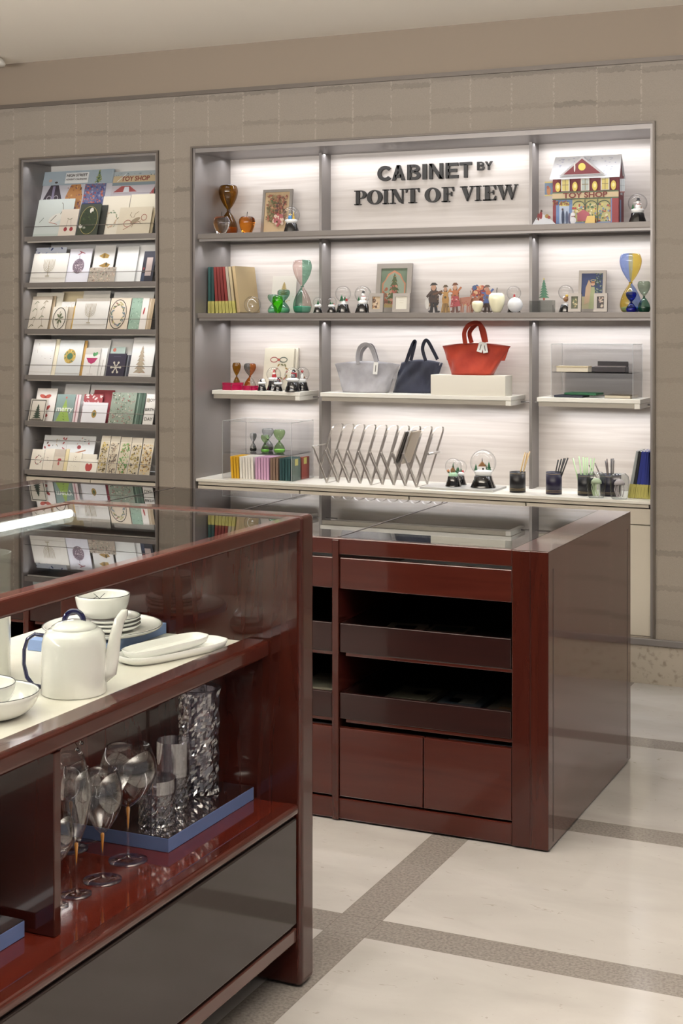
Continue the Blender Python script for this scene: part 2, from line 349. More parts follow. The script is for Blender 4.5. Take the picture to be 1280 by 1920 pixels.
# ================================================================= SHELVES OF THE MAIN RECESS
XL, XR = NX0 + 0.0125, NX1 - 0.0125
def long_shelf(zt, zb, label):
    t = thing('wall_shelf', label, 'shelf', (0, 0, 0))
    B().box(XL, XR, YF, YB - 0.001, zb + 0.012, zt, mat('shelf_metal', '#7d7773', .45, metal=.4), 0.001).obj('board', t)
    b = B(); b.box(XL + 0.008, XR, YF + 0.004, YF + 0.022, zb, zb + 0.0119, METAL); b.box(XL + .008, XR, YB - 0.02, YB - 0.001, zb, zb + 0.0119, METAL)
    b.obj('light_channel', t)
    B().box(XL, XR, YF - 0.0015, YF, zb + 0.011, zb + 0.015, METALD).obj('groove', t)
S1, S2, SB, S3 = 2.0385, 1.6375, 0.802, 1.243
long_shelf(S1, 2.000, 'long grey metal shelf above, beneath the black lettering')
long_shelf(S2, 1.600, 'long grey metal shelf at eye height, carrying snow globes and picture frames')
t = thing('wall_shelf', 'long white counter board at the bottom of the lit recess', 'shelf')
B().box(XL, XR, 6.515, YB - .001, SB - 0.014, SB, SHELFW, 0.0015).obj('board', t)
B().box(XL + .01, XR - .01, 6.523, YB - .001, SB - 0.03, SB - 0.0145, CREAM).obj('apron', t)
for x0, x1, lab in ((-3.705, -3.245, 'short white bracket shelf holding red boxes and snow globes'), (-3.07, -2.128, 'wide white bracket shelf holding the three cloth bags'), (-1.985, -1.505, 'short white bracket shelf holding the clear acrylic case')):
    t = thing('wall_shelf', lab, 'shelf')
    xa, xb = onY({-3.705: 397, -3.07: 600, -1.985: 1006}[x0], 740, 6.66).x, onY({-3.705: 562, -3.07: 958, -1.985: 1200}[x0], 740, 6.66).x
    B().box(xa, xb, 6.66, YB - .001, S3 - 0.02, S3, SHELFW, 0.002).obj('board', t)
    b = B(); b.box(xa + .006, xb - .03, 6.668, 6.69, S3 - 0.042, S3 - 0.0205, mat('shelf_rail', '#a9a398', .4, metal=.2)); b.box(xb - .028, xb - .002, 6.661, YB - .001, S3 - 0.044, S3 - .0205, SHELFW, .002)
    b.obj('rail', t)
    b = B(); b.tube([(xb - .01, YB - 0.06, S3 - .032), (min(xb + .08, XR - .002), YB - 0.06, S3 - .032)], 0.0045, METAL)
    if x0 > -3.5: b.tube([(xa - .04, YB - 0.06, S3 - .032), (xa + .02, YB - 0.06, S3 - .032)], 0.0045, METAL)
    b.obj('bracket_pin', t)
# cream cupboards below
def base_cabinet(x0, x1, y, lab):
    t = thing('base_cabinet', lab, 'cabinet', ((x0 + x1) / 2, y, 0.204)); w = (x1 - x0) / 2 - 0.002
    B().box(-w, w, 0.02, 0.34, 0, 0.56, mat('carcass', '#8f887c', .6)).obj('body', t)
    B().box(-w + .001, w - .001, 0, 0.0195, 0.0, 0.488, CREAM, 0.0015).obj('door', t)
    B().box(-w + .001, w - .001, 0, 0.0195, 0.492, 0.562, CREAM, 0.0015).obj('drawer', t)
n = 4; ws = (XR - XL) / n
nm = ['leftmost', 'second from the left', 'third from the left', 'rightmost']
for k in range(n): base_cabinet(XL + k * ws, XL + (k + 1) * ws, 6.53, 'cream cupboard under the lit recess, %s' % nm[k] if k < 3 else 'cream cupboard under the lit recess, rightmost, seen beside the counter')

# ================================================================= CARD RACK
ROWZ = [2.040, 1.794, 1.547, 1.303, 1.058, 0.798]
t = thing('card_rack', 'tall recessed rack of six ledges for greeting cards', 'rack', (0, 0, 0))
cxa, cxb = CX0 + .0125, CX1 - .0125
for k, z in enumerate(ROWZ):
    b = B(); b.box(cxa, cxb, YF - 0.006, 6.758, z - 0.014, z - 0.003, METAL); b.box(cxa, cxb, YF - 0.012, YF - 0.006, z - 0.018, z + 0.008, METAL)
    led_ = b.obj('ledge', t)
    B().box(cxa + .01, cxb, YF + 0.0, YF + 0.012, z - 0.024, z - 0.0145, mat('channel_white', '#c9c4bb', .4)).obj('light_channel', led_)
    B().tube([(cxa, YF - 0.006, z + 0.060), (cxb, YF - 0.006, z + 0.060)], 0.0016, METALD, 8).obj('guard_wire', led_)
B().tube([(cxa, 6.62, 0.953), (-4.20, 6.62, 0.963)], 0.0016, METALD, 8).obj('guard_wire', t)
for k in range(2):
    x0 = cxa + k * (cxb - cxa) / 2; base_cabinet(x0, x0 + (cxb - cxa) / 2, 6.53, 'cream cupboard under the card rack, %s one' % ('left' if k == 0 else 'right'))

# ================================================================= LETTERING
t = thing('shop_sign', 'black raised lettering reading CABINET BY POINT OF VIEW on stone', 'sign')
def put_letters(pairs, y, ext, name='letter'):
    for poly_fn, x0, x1, z0, z1, _s in pairs:
        b = B(); poly_fn(b, ext)
        xs = [v.co.x for v in b.bm.verts]; zs = [v.co.z for v in b.bm.verts]
        sx = (x1 - x0) / (max(xs) - min(xs)); sz = (z1 - z0) / (max(zs) - min(zs))
        b.move(Matrix.Translation((x0 - min(xs) * sx, 0, z0 - min(zs) * sz)) @ Matrix.Diagonal((sx, 1, sz, 1)))
        b.obj(name, t, (0, y, 0))
def PR(b, pl, e): b.prism(pl, 0, e, SIGN)
def bxp(x0, x1, z0, z1): return [(x0, z0), (x1, z0), (x1, z1), (x0, z1)]
def arc(cx, cz, rx, rz, a0, a1, n=20): return [(cx + rx * math.cos(R(a0 + (a1 - a0) * k / n)), cz + rz * math.sin(R(a0 + (a1 - a0) * k / n))) for k in range(n + 1)]
def ringp(b, e, cx, cz, rx, rz, ix, iz, a0=0, a1=360, n=28):
    o = arc(cx, cz, rx, rz, a0, a1, n); i = arc(cx, cz, ix, iz, a0, a1, n)
    for k in range(n): PR(b, [o[k], o[k + 1], i[k + 1], i[k]], e)
t_ = .24
def gC(b, e): ringp(b, e, .5, .5, .5, .5, .27, .28, 42, 318)
def gA(b, e): PR(b, [(0, 0), (.25, 0), (.55, .78), (.62, 1), (.38, 1)], e); PR(b, [(1, 0), (.75, 0), (.45, .78), (.38, 1), (.62, 1)], e); PR(b, bxp(.25, .75, .18, .38), e)
def gB(b, e):
    PR(b, bxp(0, .26, 0, 1), e); ringp(b, e, .5, .74, .36, .26, .14, .08, -90, 90, 14); ringp(b, e, .52, .28, .40, .28, .16, .1, -90, 90, 14)
    for z0, z1 in ((.82, 1), (.46, .64), (0, .18)): PR(b, bxp(.2, .52, z0, z1), e)
def gI(b, e): PR(b, bxp(0, .26, 0, 1), e)
def gN(b, e): PR(b, bxp(0, .24, 0, 1), e); PR(b, bxp(.76, 1, 0, 1), e); PR(b, [(.0, 1), (.28, 1), (1, 0), (.72, 0)], e)
def gE(b, e):
    PR(b, bxp(0, .3, 0, 1), e)
    for z0, z1, x in ((.8, 1, 1), (.4, .6, .9), (0, .2, 1)): PR(b, bxp(.2, x, z0, z1), e)
def gT(b, e): PR(b, bxp(0, 1, .8, 1), e); PR(b, bxp(.36, .64, 0, .85), e)
def gY(b, e): PR(b, [(0, 1), (.3, 1), (.62, .45), (.38, .45)], e); PR(b, [(1, 1), (.7, 1), (.38, .45), (.62, .45)], e); PR(b, bxp(.37, .63, 0, .5), e)
sh = .07
def serif(b, e, x0, x1, z): PR(b, bxp(x0, x1, z, z + sh), e)
def sP(b, e):
    PR(b, bxp(.14, .42, 0, 1), e); serif(b, e, 0, .56, 0); serif(b, e, 0, .5, 1 - sh); PR(b, bxp(.4, .6, 1 - sh, 1), e); PR(b, bxp(.4, .6, .42, .42 + sh), e)
    ringp(b, e, .58, .71, .42, .29, .14, .22, -90, 90, 14)
def sO(b, e): ringp(b, e, .5, .5, .5, .5, .24, .42)
def sI(b, e): PR(b, bxp(.26, .74, 0, 1), e); serif(b, e, 0, 1, 0); serif(b, e, 0, 1, 1 - sh)
def sN(b, e):
    PR(b, bxp(.14, .21, 0, 1), e); PR(b, bxp(.79, .86, 0, 1), e); PR(b, [(.08, 1), (.36, 1), (.86, 0), (.78, 0), (.6, .12)], e)
    serif(b, e, 0, .34, 0); serif(b, e, 0, .3, 1 - sh); serif(b, e, .66, 1, 1 - sh)
def sT(b, e):
    PR(b, bxp(.35, .65, 0, 1), e); serif(b, e, .2, .8, 0); serif(b, e, 0, 1, 1 - sh); PR(b, [(0, 1), (0, .72), (.05, .72), (.14, .95)], e); PR(b, [(1, 1), (1, .72), (.95, .72), (.86, .95)], e)
def sF(b, e):
    PR(b, bxp(.16, .5, 0, 1), e); serif(b, e, 0, .66, 0); serif(b, e, 0, 1, 1 - sh); serif(b, e, .4, .82, .5); PR(b, [(1, 1), (1, .7), (.95, .7), (.82, .95)], e); PR(b, bxp(.76, .84, .38, .68), e)
def sE(b, e): sF(b, e); serif(b, e, 0, 1, 0); PR(b, [(1, 0), (1, .3), (.95, .3), (.82, .05)], e)
def sV(b, e): PR(b, [(.08, 1), (.40, 1), (.62, .3), (.54, 0), (.48, 0)], e); PR(b, [(.92, 1), (.83, 1), (.48, 0), (.54, 0)], e); serif(b, e, 0, .5, 1 - sh); serif(b, e, .68, 1, 1 - sh)
def sW(b, e):
    for d in (0, .4): PR(b, [(d + .04, 1), (d + .24, 1), (d + .37, .3), (d + .34, 0), (d + .3, 0)], e); PR(b, [(d + .56, 1), (d + .50, 1), (d + .3, 0), (d + .34, 0)], e)
    serif(b, e, 0, .3, 1 - sh); serif(b, e, .4, .7, 1 - sh); serif(b, e, .84, 1.02, 1 - sh)
YS = YB - 0.018
def lz(u, v): return onY(u, v, YS)
def row(specs, vt, vb):      # specs: (glyph, u0, u1); vt/vb = top and bottom heights at u=640 and slope
    out = []
    for g, u0, u1 in specs:
        out.append((g, lz(u0, 300).x, lz(u1, 300).x, vb, vt, 0))
    return out
cv = lambda x, y: (640 + x / 2.169, 270 + y / 2.169)
zt1, zb1 = lz(*cv(185, 88)).z, lz(*cv(185, 150)).z
put_letters(row([(g, 640 + a / 2.169, 640 + c / 2.169) for g, a, c in ((gC, 145, 199), (gA, 204, 256), (gB, 266, 319), (gI, 328, 345), (gN, 355, 411), (gE, 422, 473), (gT, 479, 528))], zt1, zb1), YS, 0.014)
zt2, zb2 = lz(*cv(580, 71)).z, lz(*cv(580, 106)).z
put_letters(row([(g, 640 + a / 2.169, 640 + c / 2.169) for g, a, c in ((gB, 550, 580), (gY, 582, 613))], zt2, zb2), YS, 0.010)
zt3, zb3 = lz(*cv(70, 189)).z, lz(*cv(70, 248)).z
put_letters(row([(g, 640 + a / 2.169, 640 + c / 2.169) for g, a, c in ((sP, 51, 99), (sO, 102, 164), (sI, 166, 190), (sN, 196, 257), (sT, 260, 315), (sO, 337, 400), (sF, 406, 455), (sV, 481, 538), (sI, 541, 566), (sE, 574, 626), (sW, 630, 716))], zt3, zb3), YS, 0.014)
# ================================================================= THE LONG COUNTER IN FRONT OF THE WALL
KX1, KY0, KY1, KZ = -1.281, 4.313, 5.352, 0.905
JX = [-1.985, -2.587, -3.189]; KX0 = -3.905
t = thing('display_counter', 'long dark cherry lacquer counter with glass top, drawers and open trays', 'counter', (0, 0, 0))
b = B()
b.box(-1.337, KX1, KY0, KY1, 0.006, KZ - .0015, WOODS, 0.002); b.obj('end_panel', t)
for yy in (4.362, 5.303): B().box(KX1 - .0005, KX1 + .0006, yy - .002, yy + .002, 0.02, 0.847, WOODD).obj('groove_line', t)
B().box(-1.396, -1.3375, KY0, KY0 + .06, 0.006, KZ - .0015, WOODV, 0.002).obj('corner_post', t)
B().box(-1.3378, -1.2815, KY0 - .0008, KY0 + .0, 0.008, KZ - .003, WOODV).obj('post_facing', t)
B().box(-1.3385, -1.3365, KY0 - .0012, KY0, 0.01, 0.845, WOODD).obj('groove_line', t)
B().box(-1.396, KX1, KY0, KY1, KZ - .0014, KZ, wood('cherry_top', '#3c1a14', '#4a231b', (9, .8, 9), .12)).obj('top_board', t)
B().box(KX0, KX0 + .115, KY0, KY1, 0.006, KZ, WOODV, .002).obj('end_panel', t)
xs = [-1.397] + JX + [KX0 + .116]
B().box(xs[-1], xs[0], KY0 + .004, KY0 + .024, 0.852, KZ - .0005, WOODX, .003).obj('top_rail', t)
B().box(xs[-1], xs[0], KY1 - .02, KY1, 0.002, KZ - .0005, WOODX, .003).obj('back_panel', t)
B().box(xs[-1], xs[0], KY0 + .004, KY0 + .03, 0.006, 0.072, WOODX, .004).obj('plinth', t)
for x in JX:
    B().box(x - .0115, x + .0115, KY0 - .002, KY1 - .022, 0.004, KZ - .006, WOODV, .002).obj('divider', t)
    B().box(x - .004, x + .004, KY0 + .026, KY1 - .022, KZ - .006, KZ + .0008, WOODD).obj('glass_joint', t)
TRL = mat('tray_lining', '#2a211f', .8)
trayz = []
for k in range(4):
    x1 = xs[k] - (.012 if k else .001); x0 = xs[k + 1] + (.012 if k < 3 else .001)
    B().box(x0 + (.0 if k == 3 else -.008), x1 + (0 if k == 0 else .008), KY0 + .0245, KY1 - .0205, KZ - .006, KZ - .0001, TOPG).obj('glass_top', t)
    dr = B().box(x0, x1, KY0 + .006, KY0 + .026, 0.742, 0.842, WOODX, .003).obj('drawer', t)
    b = B(); b.box(x0, x1, KY0 + .027, KY1 - .03, 0.745, 0.755, TRL); b.obj('drawer_tray', dr)
    for zt, zb in ((0.632, 0.528), (0.410, 0.316)):
        b = B(); b.box(x0 + .002, x1 - .002, KY0 + .004, KY0 + .018, zb + .012, zt, WOODD, .002); b.box(x0 + .002, x1 - .002, KY0 + .018, KY1 - .05, zb + .014, zb + .024, TRL)
        b.box(x0 + .002, x0 + .012, KY0 + .018, KY1 - .05, zb + .024, zt, WOODD); b.box(x1 - .012, x1 - .002, KY0 + .018, KY1 - .05, zb + .024, zt, WOODD)
        b.obj('tray', t)
        B().box(x0 + .02, x1, KY0 + .008, KY0 + .03, zb, zb + .0115, WOODX, .002).obj('runner', t)
    xm = (x0 + x1) / 2
    for a, c in ((x0, xm - .0015), (xm + .0015, x1)):
        B().box(a, c, KY0 + .003, KY0 + .024, 0.079, 0.299, WOODX, .003).obj('door', t)
# packs lying in the open trays
rnd = random.Random(5)
def pack(x, y, z, w, d, col, ops, label, rz=0.0, h=.012, nm='card_pack', cat='card pack'):
    b = B(); b.box(-w / 2, w / 2, -d / 2, d / 2, 0, h, pap(col))
    for c, cc, ww, dd in ops: b.box(c[0] * w - ww * w / 2, c[0] * w + ww * w / 2, c[1] * d - dd * d / 2, c[1] * d + dd * d / 2, h, h + .0006, pap(cc))
    return tag(b.obj(nm, None, (x, y, z), (0, 0, rz)), label, cat)
zA, zB_ = 0.5525, 0.3405
pack(-1.875, 4.62, zA, .13, .19, '#b9ae99', [((0, 0), '#1e1a18', .55, .6)], 'cream pack with a dark oval in the upper tray, leftmost', .15)
pack(-1.73, 4.66, zA, .14, .17, '#8b7f6a', [((0, .1), '#3d4438', .8, .4), ((-.1, -.3), '#a07648', .5, .2)], 'patterned pack with tan strip in the upper tray', .1)
pack(-1.60, 4.60, zA, .12, .17, '#3a2528', [((0, 0), '#8c8a88', .3, .2)], 'dark wine coloured pack with a pale patch in the upper tray', .1)
pack(-1.50, 4.64, zA, .08, .2, '#22282c', [((0, 0), '#3c4a4c', .6, .6)], 'slate blue pack at the right of the upper tray', .0)
pack(-1.83, 4.62, zB_, .16, .18, '#6d6a5c', [((0, 0), '#8a876f', .8, .8), ((.1, .1), '#55594a', .3, .3)], 'grey green patterned pack in the lower tray, leftmost', .0)
pack(-1.655, 4.62, zB_, .15, .18, '#515d66', [((0, 0), '#8f9088', .6, .6), ((-.2, -.2), '#2f4455', .3, .4)], 'blue floral pack in the middle of the lower tray', .05)
pack(-1.485, 4.62, zB_, .14, .19, '#625f54', [((0, .1), '#83806f', .8, .5), ((0, -.3), '#7d5f3c', .5, .12)], 'beige lined pack at the right of the lower tray', .0)
pack(-2.10, 4.5, zA, .16, .2, '#4a4038', [((0, 0), '#2e3a34', .7, .6)], 'dark green pack in the upper tray beyond the divider', 0)
pack(-2.10, 4.5, zB_, .16, .22, '#7a7565', [((0, -.1), '#5c5a4c', .7, .5)], 'olive pack standing thick in the lower tray beyond the divider', 0, .05)

# ================================================================= THE GLASS TOPPED SHOWCASE IN FRONT
GX1, GX0, GY0, GY1, GZ = -1.558, -2.256, 0.9, 3.262, 1.131
YP = 3.190
t = thing('showcase', 'dark cherry lacquer showcase with glass top and open shelves', 'display case', (0, 0, 0))
B().box(GX0, GX1, YP, GY1, 0.004, GZ, WOODV, .012, 4).obj('end_panel', t)
B().box(GX0, GX1, GY0, GY0 + .072, 0.004, GZ, WOODV, .012, 4).obj('end_panel', t)
B().box(GX1 - .040, GX1 - .002, GY0 + .07, YP + .004, GZ - .036, GZ - .001, WOODH, .006, 3).obj('top_rail', t)
B().box(GX0 + .002, GX0 + .040, GY0 + .07, YP + .004, GZ - .036, GZ - .001, WOODH, .006, 3).obj('top_rail', t)
B().box(GX0 + .036, GX1 - .036, GY0 + .07, YP + .004, GZ - .009, GZ - .003, TOPG).obj('glass_top', t)
lt = B().tube([(GX0 + .056, GY0 + .09, GZ - .023), (GX0 + .056, YP - .03, GZ - .023)], .0105, TUBE, 14).obj('light_tube', t)
B().box(GX0 + .0405, GX0 + .0452, GY0 + .09, YP - .02, GZ - .034, GZ - .012, METAL).obj('light_rail', t)
SHX = -1.641; SZ = .820
B().tube([(GX0 + .056, GY0 + .09, SZ - .046), (GX0 + .056, YP - .03, SZ - .046)], .0085, TUBE2, 14).obj('light_tube', t)
B().box(GX0 + .004, SHX - .05, GY0 + .073, YP - .0005, SZ - .024, SZ, STONEW, .001).obj('shelf_top', t)
B().box(SHX - .068, SHX, GY0 + .073, YP - .0005, SZ - .032, SZ + .010, WOODH, .010, 4).obj('shelf_rail', t)
B().box(GX0 + .004, SHX - .069, GY0 + .073, YP - .0005, SZ - .032, SZ - .0245, WOODH).obj('shelf_underside', t)
DZ = .440
B().box(GX0 + .004, GX1 - .035, GY0 + .073, YP - .0005, DZ - .02, DZ, wood('cherry_deck', '#40140e', '#5a2015', (9, .8, 9), .08)).obj('deck', t)
B().box(GX1 - .045, GX1 - .004, GY0 + .073, YP - .0005, DZ - .022, DZ + .004, WOODH, .010, 4).obj('deck_edge', t)
B().box(GX1 - .035, GX1 - .02, GY0 + .073, YP - .0005, .149, DZ - .0225, WOODD).obj('panel_backing', t)
B().box(GX1 - .0195, GX1 - .008, GY0 + .08, YP - .008, .157, DZ - .028, PANEL, .004, 3).obj('dark_glass_front', t)
B().box(GX1 - .04, GX1 - .012, GY0 + .073, YP - .0005, .112, .146, wood('cherry_low_rail', '#462822', '#54352f', (9, .8, 9), .25), .003).obj('low_rail', t)
B().box(GX0 + .05, GX1 - .041, GY0 + .073, YP - .0005, .120, .130, WOODD).obj('bottom_board', t)
B().box(GX0 + .004, GX0 + .02, GY0 + .073, YP - .0005, .120, DZ - .0205, WOODD).obj('back_board', t)
B().box(GX0 + .005, SHX - .004, 2.312, 2.334, DZ + .0005, SZ - .033, WOODV, .002).obj('upright_panel', t)

# ------------------------------------------------ ware on the upper shelf
BR = mat('black_rim', '#23232a', .3)
def ware(name, label, cat, x, y, z, prof, m, sx=1, sy=1, rz=0, rim=None, seg=48):
    o = thing(name, label, cat, (x, y, z), rz)
    B().lathe(prof, m, seg, sx=sx, sy=sy, cap=False).obj('body', o)
    if rim:
        r, zz = rim; B().tube([(r * sx * math.cos(2 * PI * k / 48), r * sy * math.sin(2 * PI * k / 48), zz) for k in range(49)], .0009, BR, 6, cap=False).obj('rim', o)
    return o
def dish(r, h, t=.004, foot=.6, seg=10):
    o = [(0, 0), (r * foot, 0)]
    for k in range(1, seg + 1):
        a = PI / 2 * k / seg; o.append((r * foot + (r - r * foot) * math.sin(a), h * (1 - math.cos(a))))
    i = [(max(0, p[0] - t), p[1] + t * (.9 if q > 1 else 1)) for q, p in enumerate(o)][::-1]; i[0] = (r - t, h); i[-1] = (0, t)
    return o + i
pz = SZ + .0005
# blue board, big plate, small plates, bowl
b = B().box(-.20, .0, -.30, 0, 0, .026, BLUEB2, .001); tag(b.obj('display_board', None, (-1.93, 3.186, pz)), 'pale blue display board under the large white plate', 'board')
pc = onZ(166, 1195, .86)
ware('dinner_plate', 'large round white plate on the pale blue board', 'plate', -2.018, 3.035, pz + .0265, dish(.145, .016, .004, .62), WHITEC, rim=(.1435, .0163))
cs = onZ(188, 1183, .875)
for k in range(3):
    ware('side_plate', ['bottom plate of the small stack on the large plate', 'middle plate of the small stack, with a dark rim', 'top plate of the small stack, right under the bowl'][k], 'plate', -2.0, 3.04, pz + .033 + k * .0095, dish(.074, .013, .003, .6), WHITEC, rim=(.0733, .0132), )
o = ware('footed_bowl', 'white bowl with thin black branch drawing, on the plate stack', 'bowl', -2.015, 3.03, pz + .0665 - .005, dish(.066, .056, .003, .42), WHITEC, rim=(.0652, .0565))
b = B()
for a, c in (((.0, .8), (.25, .1)), ((.25, .1), (.5, .75)), ((.25, .1), (-.1, -.2)), ((.25, .1), (.55, -.25)), ((.15, .4), (-.1, .1))):
    P_ = []
    for q_ in range(4):
        s_, z_ = a[0] + (c[0] - a[0]) * q_ / 3, .034 + .018 * (a[1] + (c[1] - a[1]) * q_ / 3); rr = .0262 + .0365 * (z_ / .056) ** .62 - .003; ang = PI / 2 + TH + .55 - s_ * 1.0; P_.append((rr * math.cos(ang), rr * math.sin(ang), z_))
    b.tube(P_, .0008, BR, 5)
b.obj('branch_motif', o)
# oval dishes
def oval(w, l, h, t=.004, p=3.2, seg=64):
    b = B(); i = b.mi(WHITEC)
    def ring(sw, sl, z): return [b.bm.verts.new((w / 2 * sw * math.copysign(abs(math.cos(a)) ** (2 / p), math.cos(a)), l / 2 * sl * math.copysign(abs(math.sin(a)) ** (2 / p), math.sin(a)), z)) for a in [2 * PI * k / seg for k in range(seg)]]
    rs = [ring(.8, .9, 0), ring(.93, .97, h * .35), ring(1, 1, h), ring(.97, .985, h), ring(.88, .94, h * .45), ring(.76, .88, t)]
    for a, c in zip(rs, rs[1:]):
        for k in range(seg): f = b.bm.faces.new([a[k], a[(k + 1) % seg], c[(k + 1) % seg], c[k]]); f.material_index = i; f.smooth = True
    b.bm.faces.new(rs[0][::-1]).material_index = i; b.bm.faces.new(rs[-1]).material_index = i
    return b
m1 = onZ(342, 1222, SZ)
tag(oval(.115, .30, .020).obj('serving_dish', None, (-1.79, 2.985, pz), (0, 0, R(-19))), 'larger oval white dish with dark rim, lowest of the two near the rail', 'dish')
tag(oval(.085, .235, .018).obj('serving_dish', None, (-1.803, 2.975, pz + .013), (R(1.5), 0, R(-19))), 'smaller narrow white dish lying in the larger oval dish', 'dish')
# tall white vase
tag(B().lathe([(0, 0), (.052, 0), (.056, .004), (.0565, .25), (.0575, .272), (.055, .272), (.053, .25), (.052, .01), (0, .01)], WHITEC, 48, cap=False).obj('tall_vase', None, (-2.055, 2.63, pz)), 'tall plain white cylinder vase behind the teapot', 'vase')
# bowls at the left
ware('serving_bowl', 'larger shallow white bowl beside the teapot, beneath the small bowl', 'bowl', -1.845, 2.375, pz, dish(.098, .048, .004, .45), WHITEC, rim=(.097, .0483))
ware('serving_bowl', 'small white bowl with dark rim nested in the larger bowl', 'bowl', -1.865, 2.368, pz + .018, dish(.072, .046, .003, .5), WHITEC, rim=(.0713, .0463))
# teapot
tp = onZ(124, 1296, SZ)
T0 = thing('teapot', 'white enamel teapot with navy handle and straight spout', 'teapot', (-1.80, 2.60, pz), TH)
B().lathe([(0, 0), (.066, 0), (.0685, .003), (.068, .06), (.0665, .105), (.063, .122), (.055, .132), (.040, .137), (.0, .138)], WHITEC, 56, cap=False).obj('body', T0)
ld = B().lathe([(.047, .135), (.047, .139), (.036, .146), (.018, .151), (0, .152)], WHITEC, 48, cap=False).obj('lid', T0)
B().tube([(-.020 * math.cos(a), .0, .148 + .022 * math.sin(a)) for a in [PI * k / 12 for k in range(13)]], .0028, NAVYE, 8, sx=2.2).obj('lid_handle', ld)
B().tube([(-.060, 0, .118), (-.082, 0, .122), (-.097, 0, .112), (-.104, 0, .09), (-.105, 0, .06), (-.099, 0, .032), (-.086, 0, .015), (-.066, 0, .010)], .0042, NAVYE, 10, sx=1.8).obj('handle', T0)
B().tube([(.060, 0, .035), (.074, 0, .045), (.080, 0, .075), (.086, 0, .115), (.095, 0, .150), (.106, 0, .166), (.112, 0, .166)], [.017, .017, .015, .0125, .011, .0095, .008], WHITEC, 16, sx=.8).obj('spout', T0)

# ------------------------------------------------ glass on the deck
def goblet(label, x, y, hs, prof_b, rb=.038, amber=True, group=None):
    o = thing('wine_glass', label, 'wine glass', (x, y, DZ + .0045 - .004), 0, group)
    B().lathe([(0, .0015), (rb * .3, .001), (rb, 0), (rb, .0015), (rb * .6, .0035), (.006, .007), (.0035, .014), (.0028, hs * .5), (.0035, hs * .8), (.006, hs)], GOB, 32, cap=False).obj('foot_and_stem', o)
    if amber: B().lathe([(0, hs * .55), (.0012, hs * .62), (.0028, hs * .82), (.0042, hs * .95), (.003, hs * .99), (0, hs)], mat('amber_core', '#c98a3a', .15, coat=1), 12, cap=False).obj('amber_core', o)
    pr = [(r, z + hs) for r, z in prof_b]; th = .0012
    B().lathe([(.001, hs - .002)] + pr + [(max(r - th, 0), z) for r, z in pr[::-1]][:-1] + [(0, pr[0][1] + .004)], GOB, 40, cap=False).obj('bowl', o)
    return o
BAL = [(.006, 0), (.024, .010), (.048, .036), (.060, .064), (.062, .080), (.058, .102), (.047, .130)]
WHT = [(.006, 0), (.016, .010), (.032, .034), (.041, .060), (.042, .080), (.038, .105), (.031, .130)]
FLU = [(.005, 0), (.012, .010), (.023, .040), (.0295, .080), (.032, .095), (.029, .125), (.0245, .152)]
q = lambda u, v: onZ(u, v, DZ)
def gob(u, v, *a, **k): p = q(u, v); return goblet(a[0], p.x, p.y, *a[1:], **k)
gob(143, 1677, 'slender champagne flute with amber stem, nearest to the deck edge', .105, FLU, rb=.031)
gob(192, 1650, 'tulip wine glass with amber stem, between flute and balloon glass', .098, WHT, rb=.040)
gob(240, 1613, 'round balloon wine glass with amber stem, closest to the blue board', .115, BAL, rb=.042)
gob(133, 1592, 'small wine glass with amber stem behind the champagne flute', .105, [(r * .85, z * .8) for r, z in WHT], rb=.038)
gob(112, 1698, 'glass foot just showing at the dark upright panel', .09, [(r * .7, z * .7) for r, z in WHT], rb=.018, amber=False)
o = goblet('large brandy glass at the back of the glass group', -2.075, 2.66, .08, [(r * .9, z * .95) for r, z in BAL], rb=.04, amber=False)
gob(168, 1570, 'cut glass goblet at the back, half hidden by the balloon glass', .085, [(.006, 0), (.02, .006), (.027, .03), (.030, .07)], rb=.034, amber=False)
# blue board with mirror top
def mboard(x0, x1, y0, y1, label):
    t = thing('display_board', label, 'board', ((x0 + x1) / 2, (y0 + y1) / 2, DZ + .0005)); a, c = (x1 - x0) / 2, (y1 - y0) / 2
    B().box(-a, a, -c, c, 0, .030, BLUEB, .0008).obj('side', t); B().box(-a + .001, a - .001, -c + .001, c - .001, .0301, .0318, MIRR).obj('mirror_top', t)
mboard(-2.03, -1.682, 2.785, 3.182, 'blue edged display board with mirror top, under the crystal')
mboard(-2.10, -1.70, 1.85, 2.295, 'blue edged display board at the left of the upright panel')
MZ = DZ + .033
# crystal cylinder vase with rugged relief
def rugged(r, h, amp, nf, seg=44, rows=34, seed=3, thick=.006, m=CRYS, cut0=0.0, cut1=1.0):
    rn = random.Random(seed); b = B(); i = b.mi(m)
    ph = [(rn.uniform(2, nf), rn.uniform(4, nf * 2.2), rn.uniform(0, 6.28), rn.uniform(-1, 1)) for _ in range(9)]
    def d(a, z):
        s = 0
        for p in ph: s += abs(math.sin(round(p[0]) * a + p[3] * z * 60 + p[2])) * abs(math.cos(p[1] * z * 22 + p[2] * 2 + round(p[0]) * a * .5))
        return s / 9
    prev = None; rings = []
    for j in range(rows + 1):
        z = h * j / rows; f = 1 if cut0 * h < z < cut1 * h else 0
        rings.append([b.bm.verts.new(((r - amp * f * 2 * d(2 * PI * k / seg, z)) * math.cos(2 * PI * k / seg), (r - amp * f * 2 * d(2 * PI * k / seg, z)) * math.sin(2 * PI * k / seg), z)) for k in range(seg)])
    ri = r - thick - amp
    for rr, z in ((r - thick * .6, h + .001), (ri, h - .004), (ri, h * .5), (ri, .018)): rings.append([b.bm.verts.new((rr * math.cos(2 * PI * k / seg), rr * math.sin(2 * PI * k / seg), z)) for k in range(seg)])
    for a, c in zip(rings, rings[1:]):
        for k in range(seg): f = b.bm.faces.new([a[k], a[(k + 1) % seg], c[(k + 1) % seg], c[k]]); f.material_index = i
    b.bm.faces.new(rings[0][::-1]).material_index = i; b.bm.faces.new(rings[-1]).material_index = i
    return b
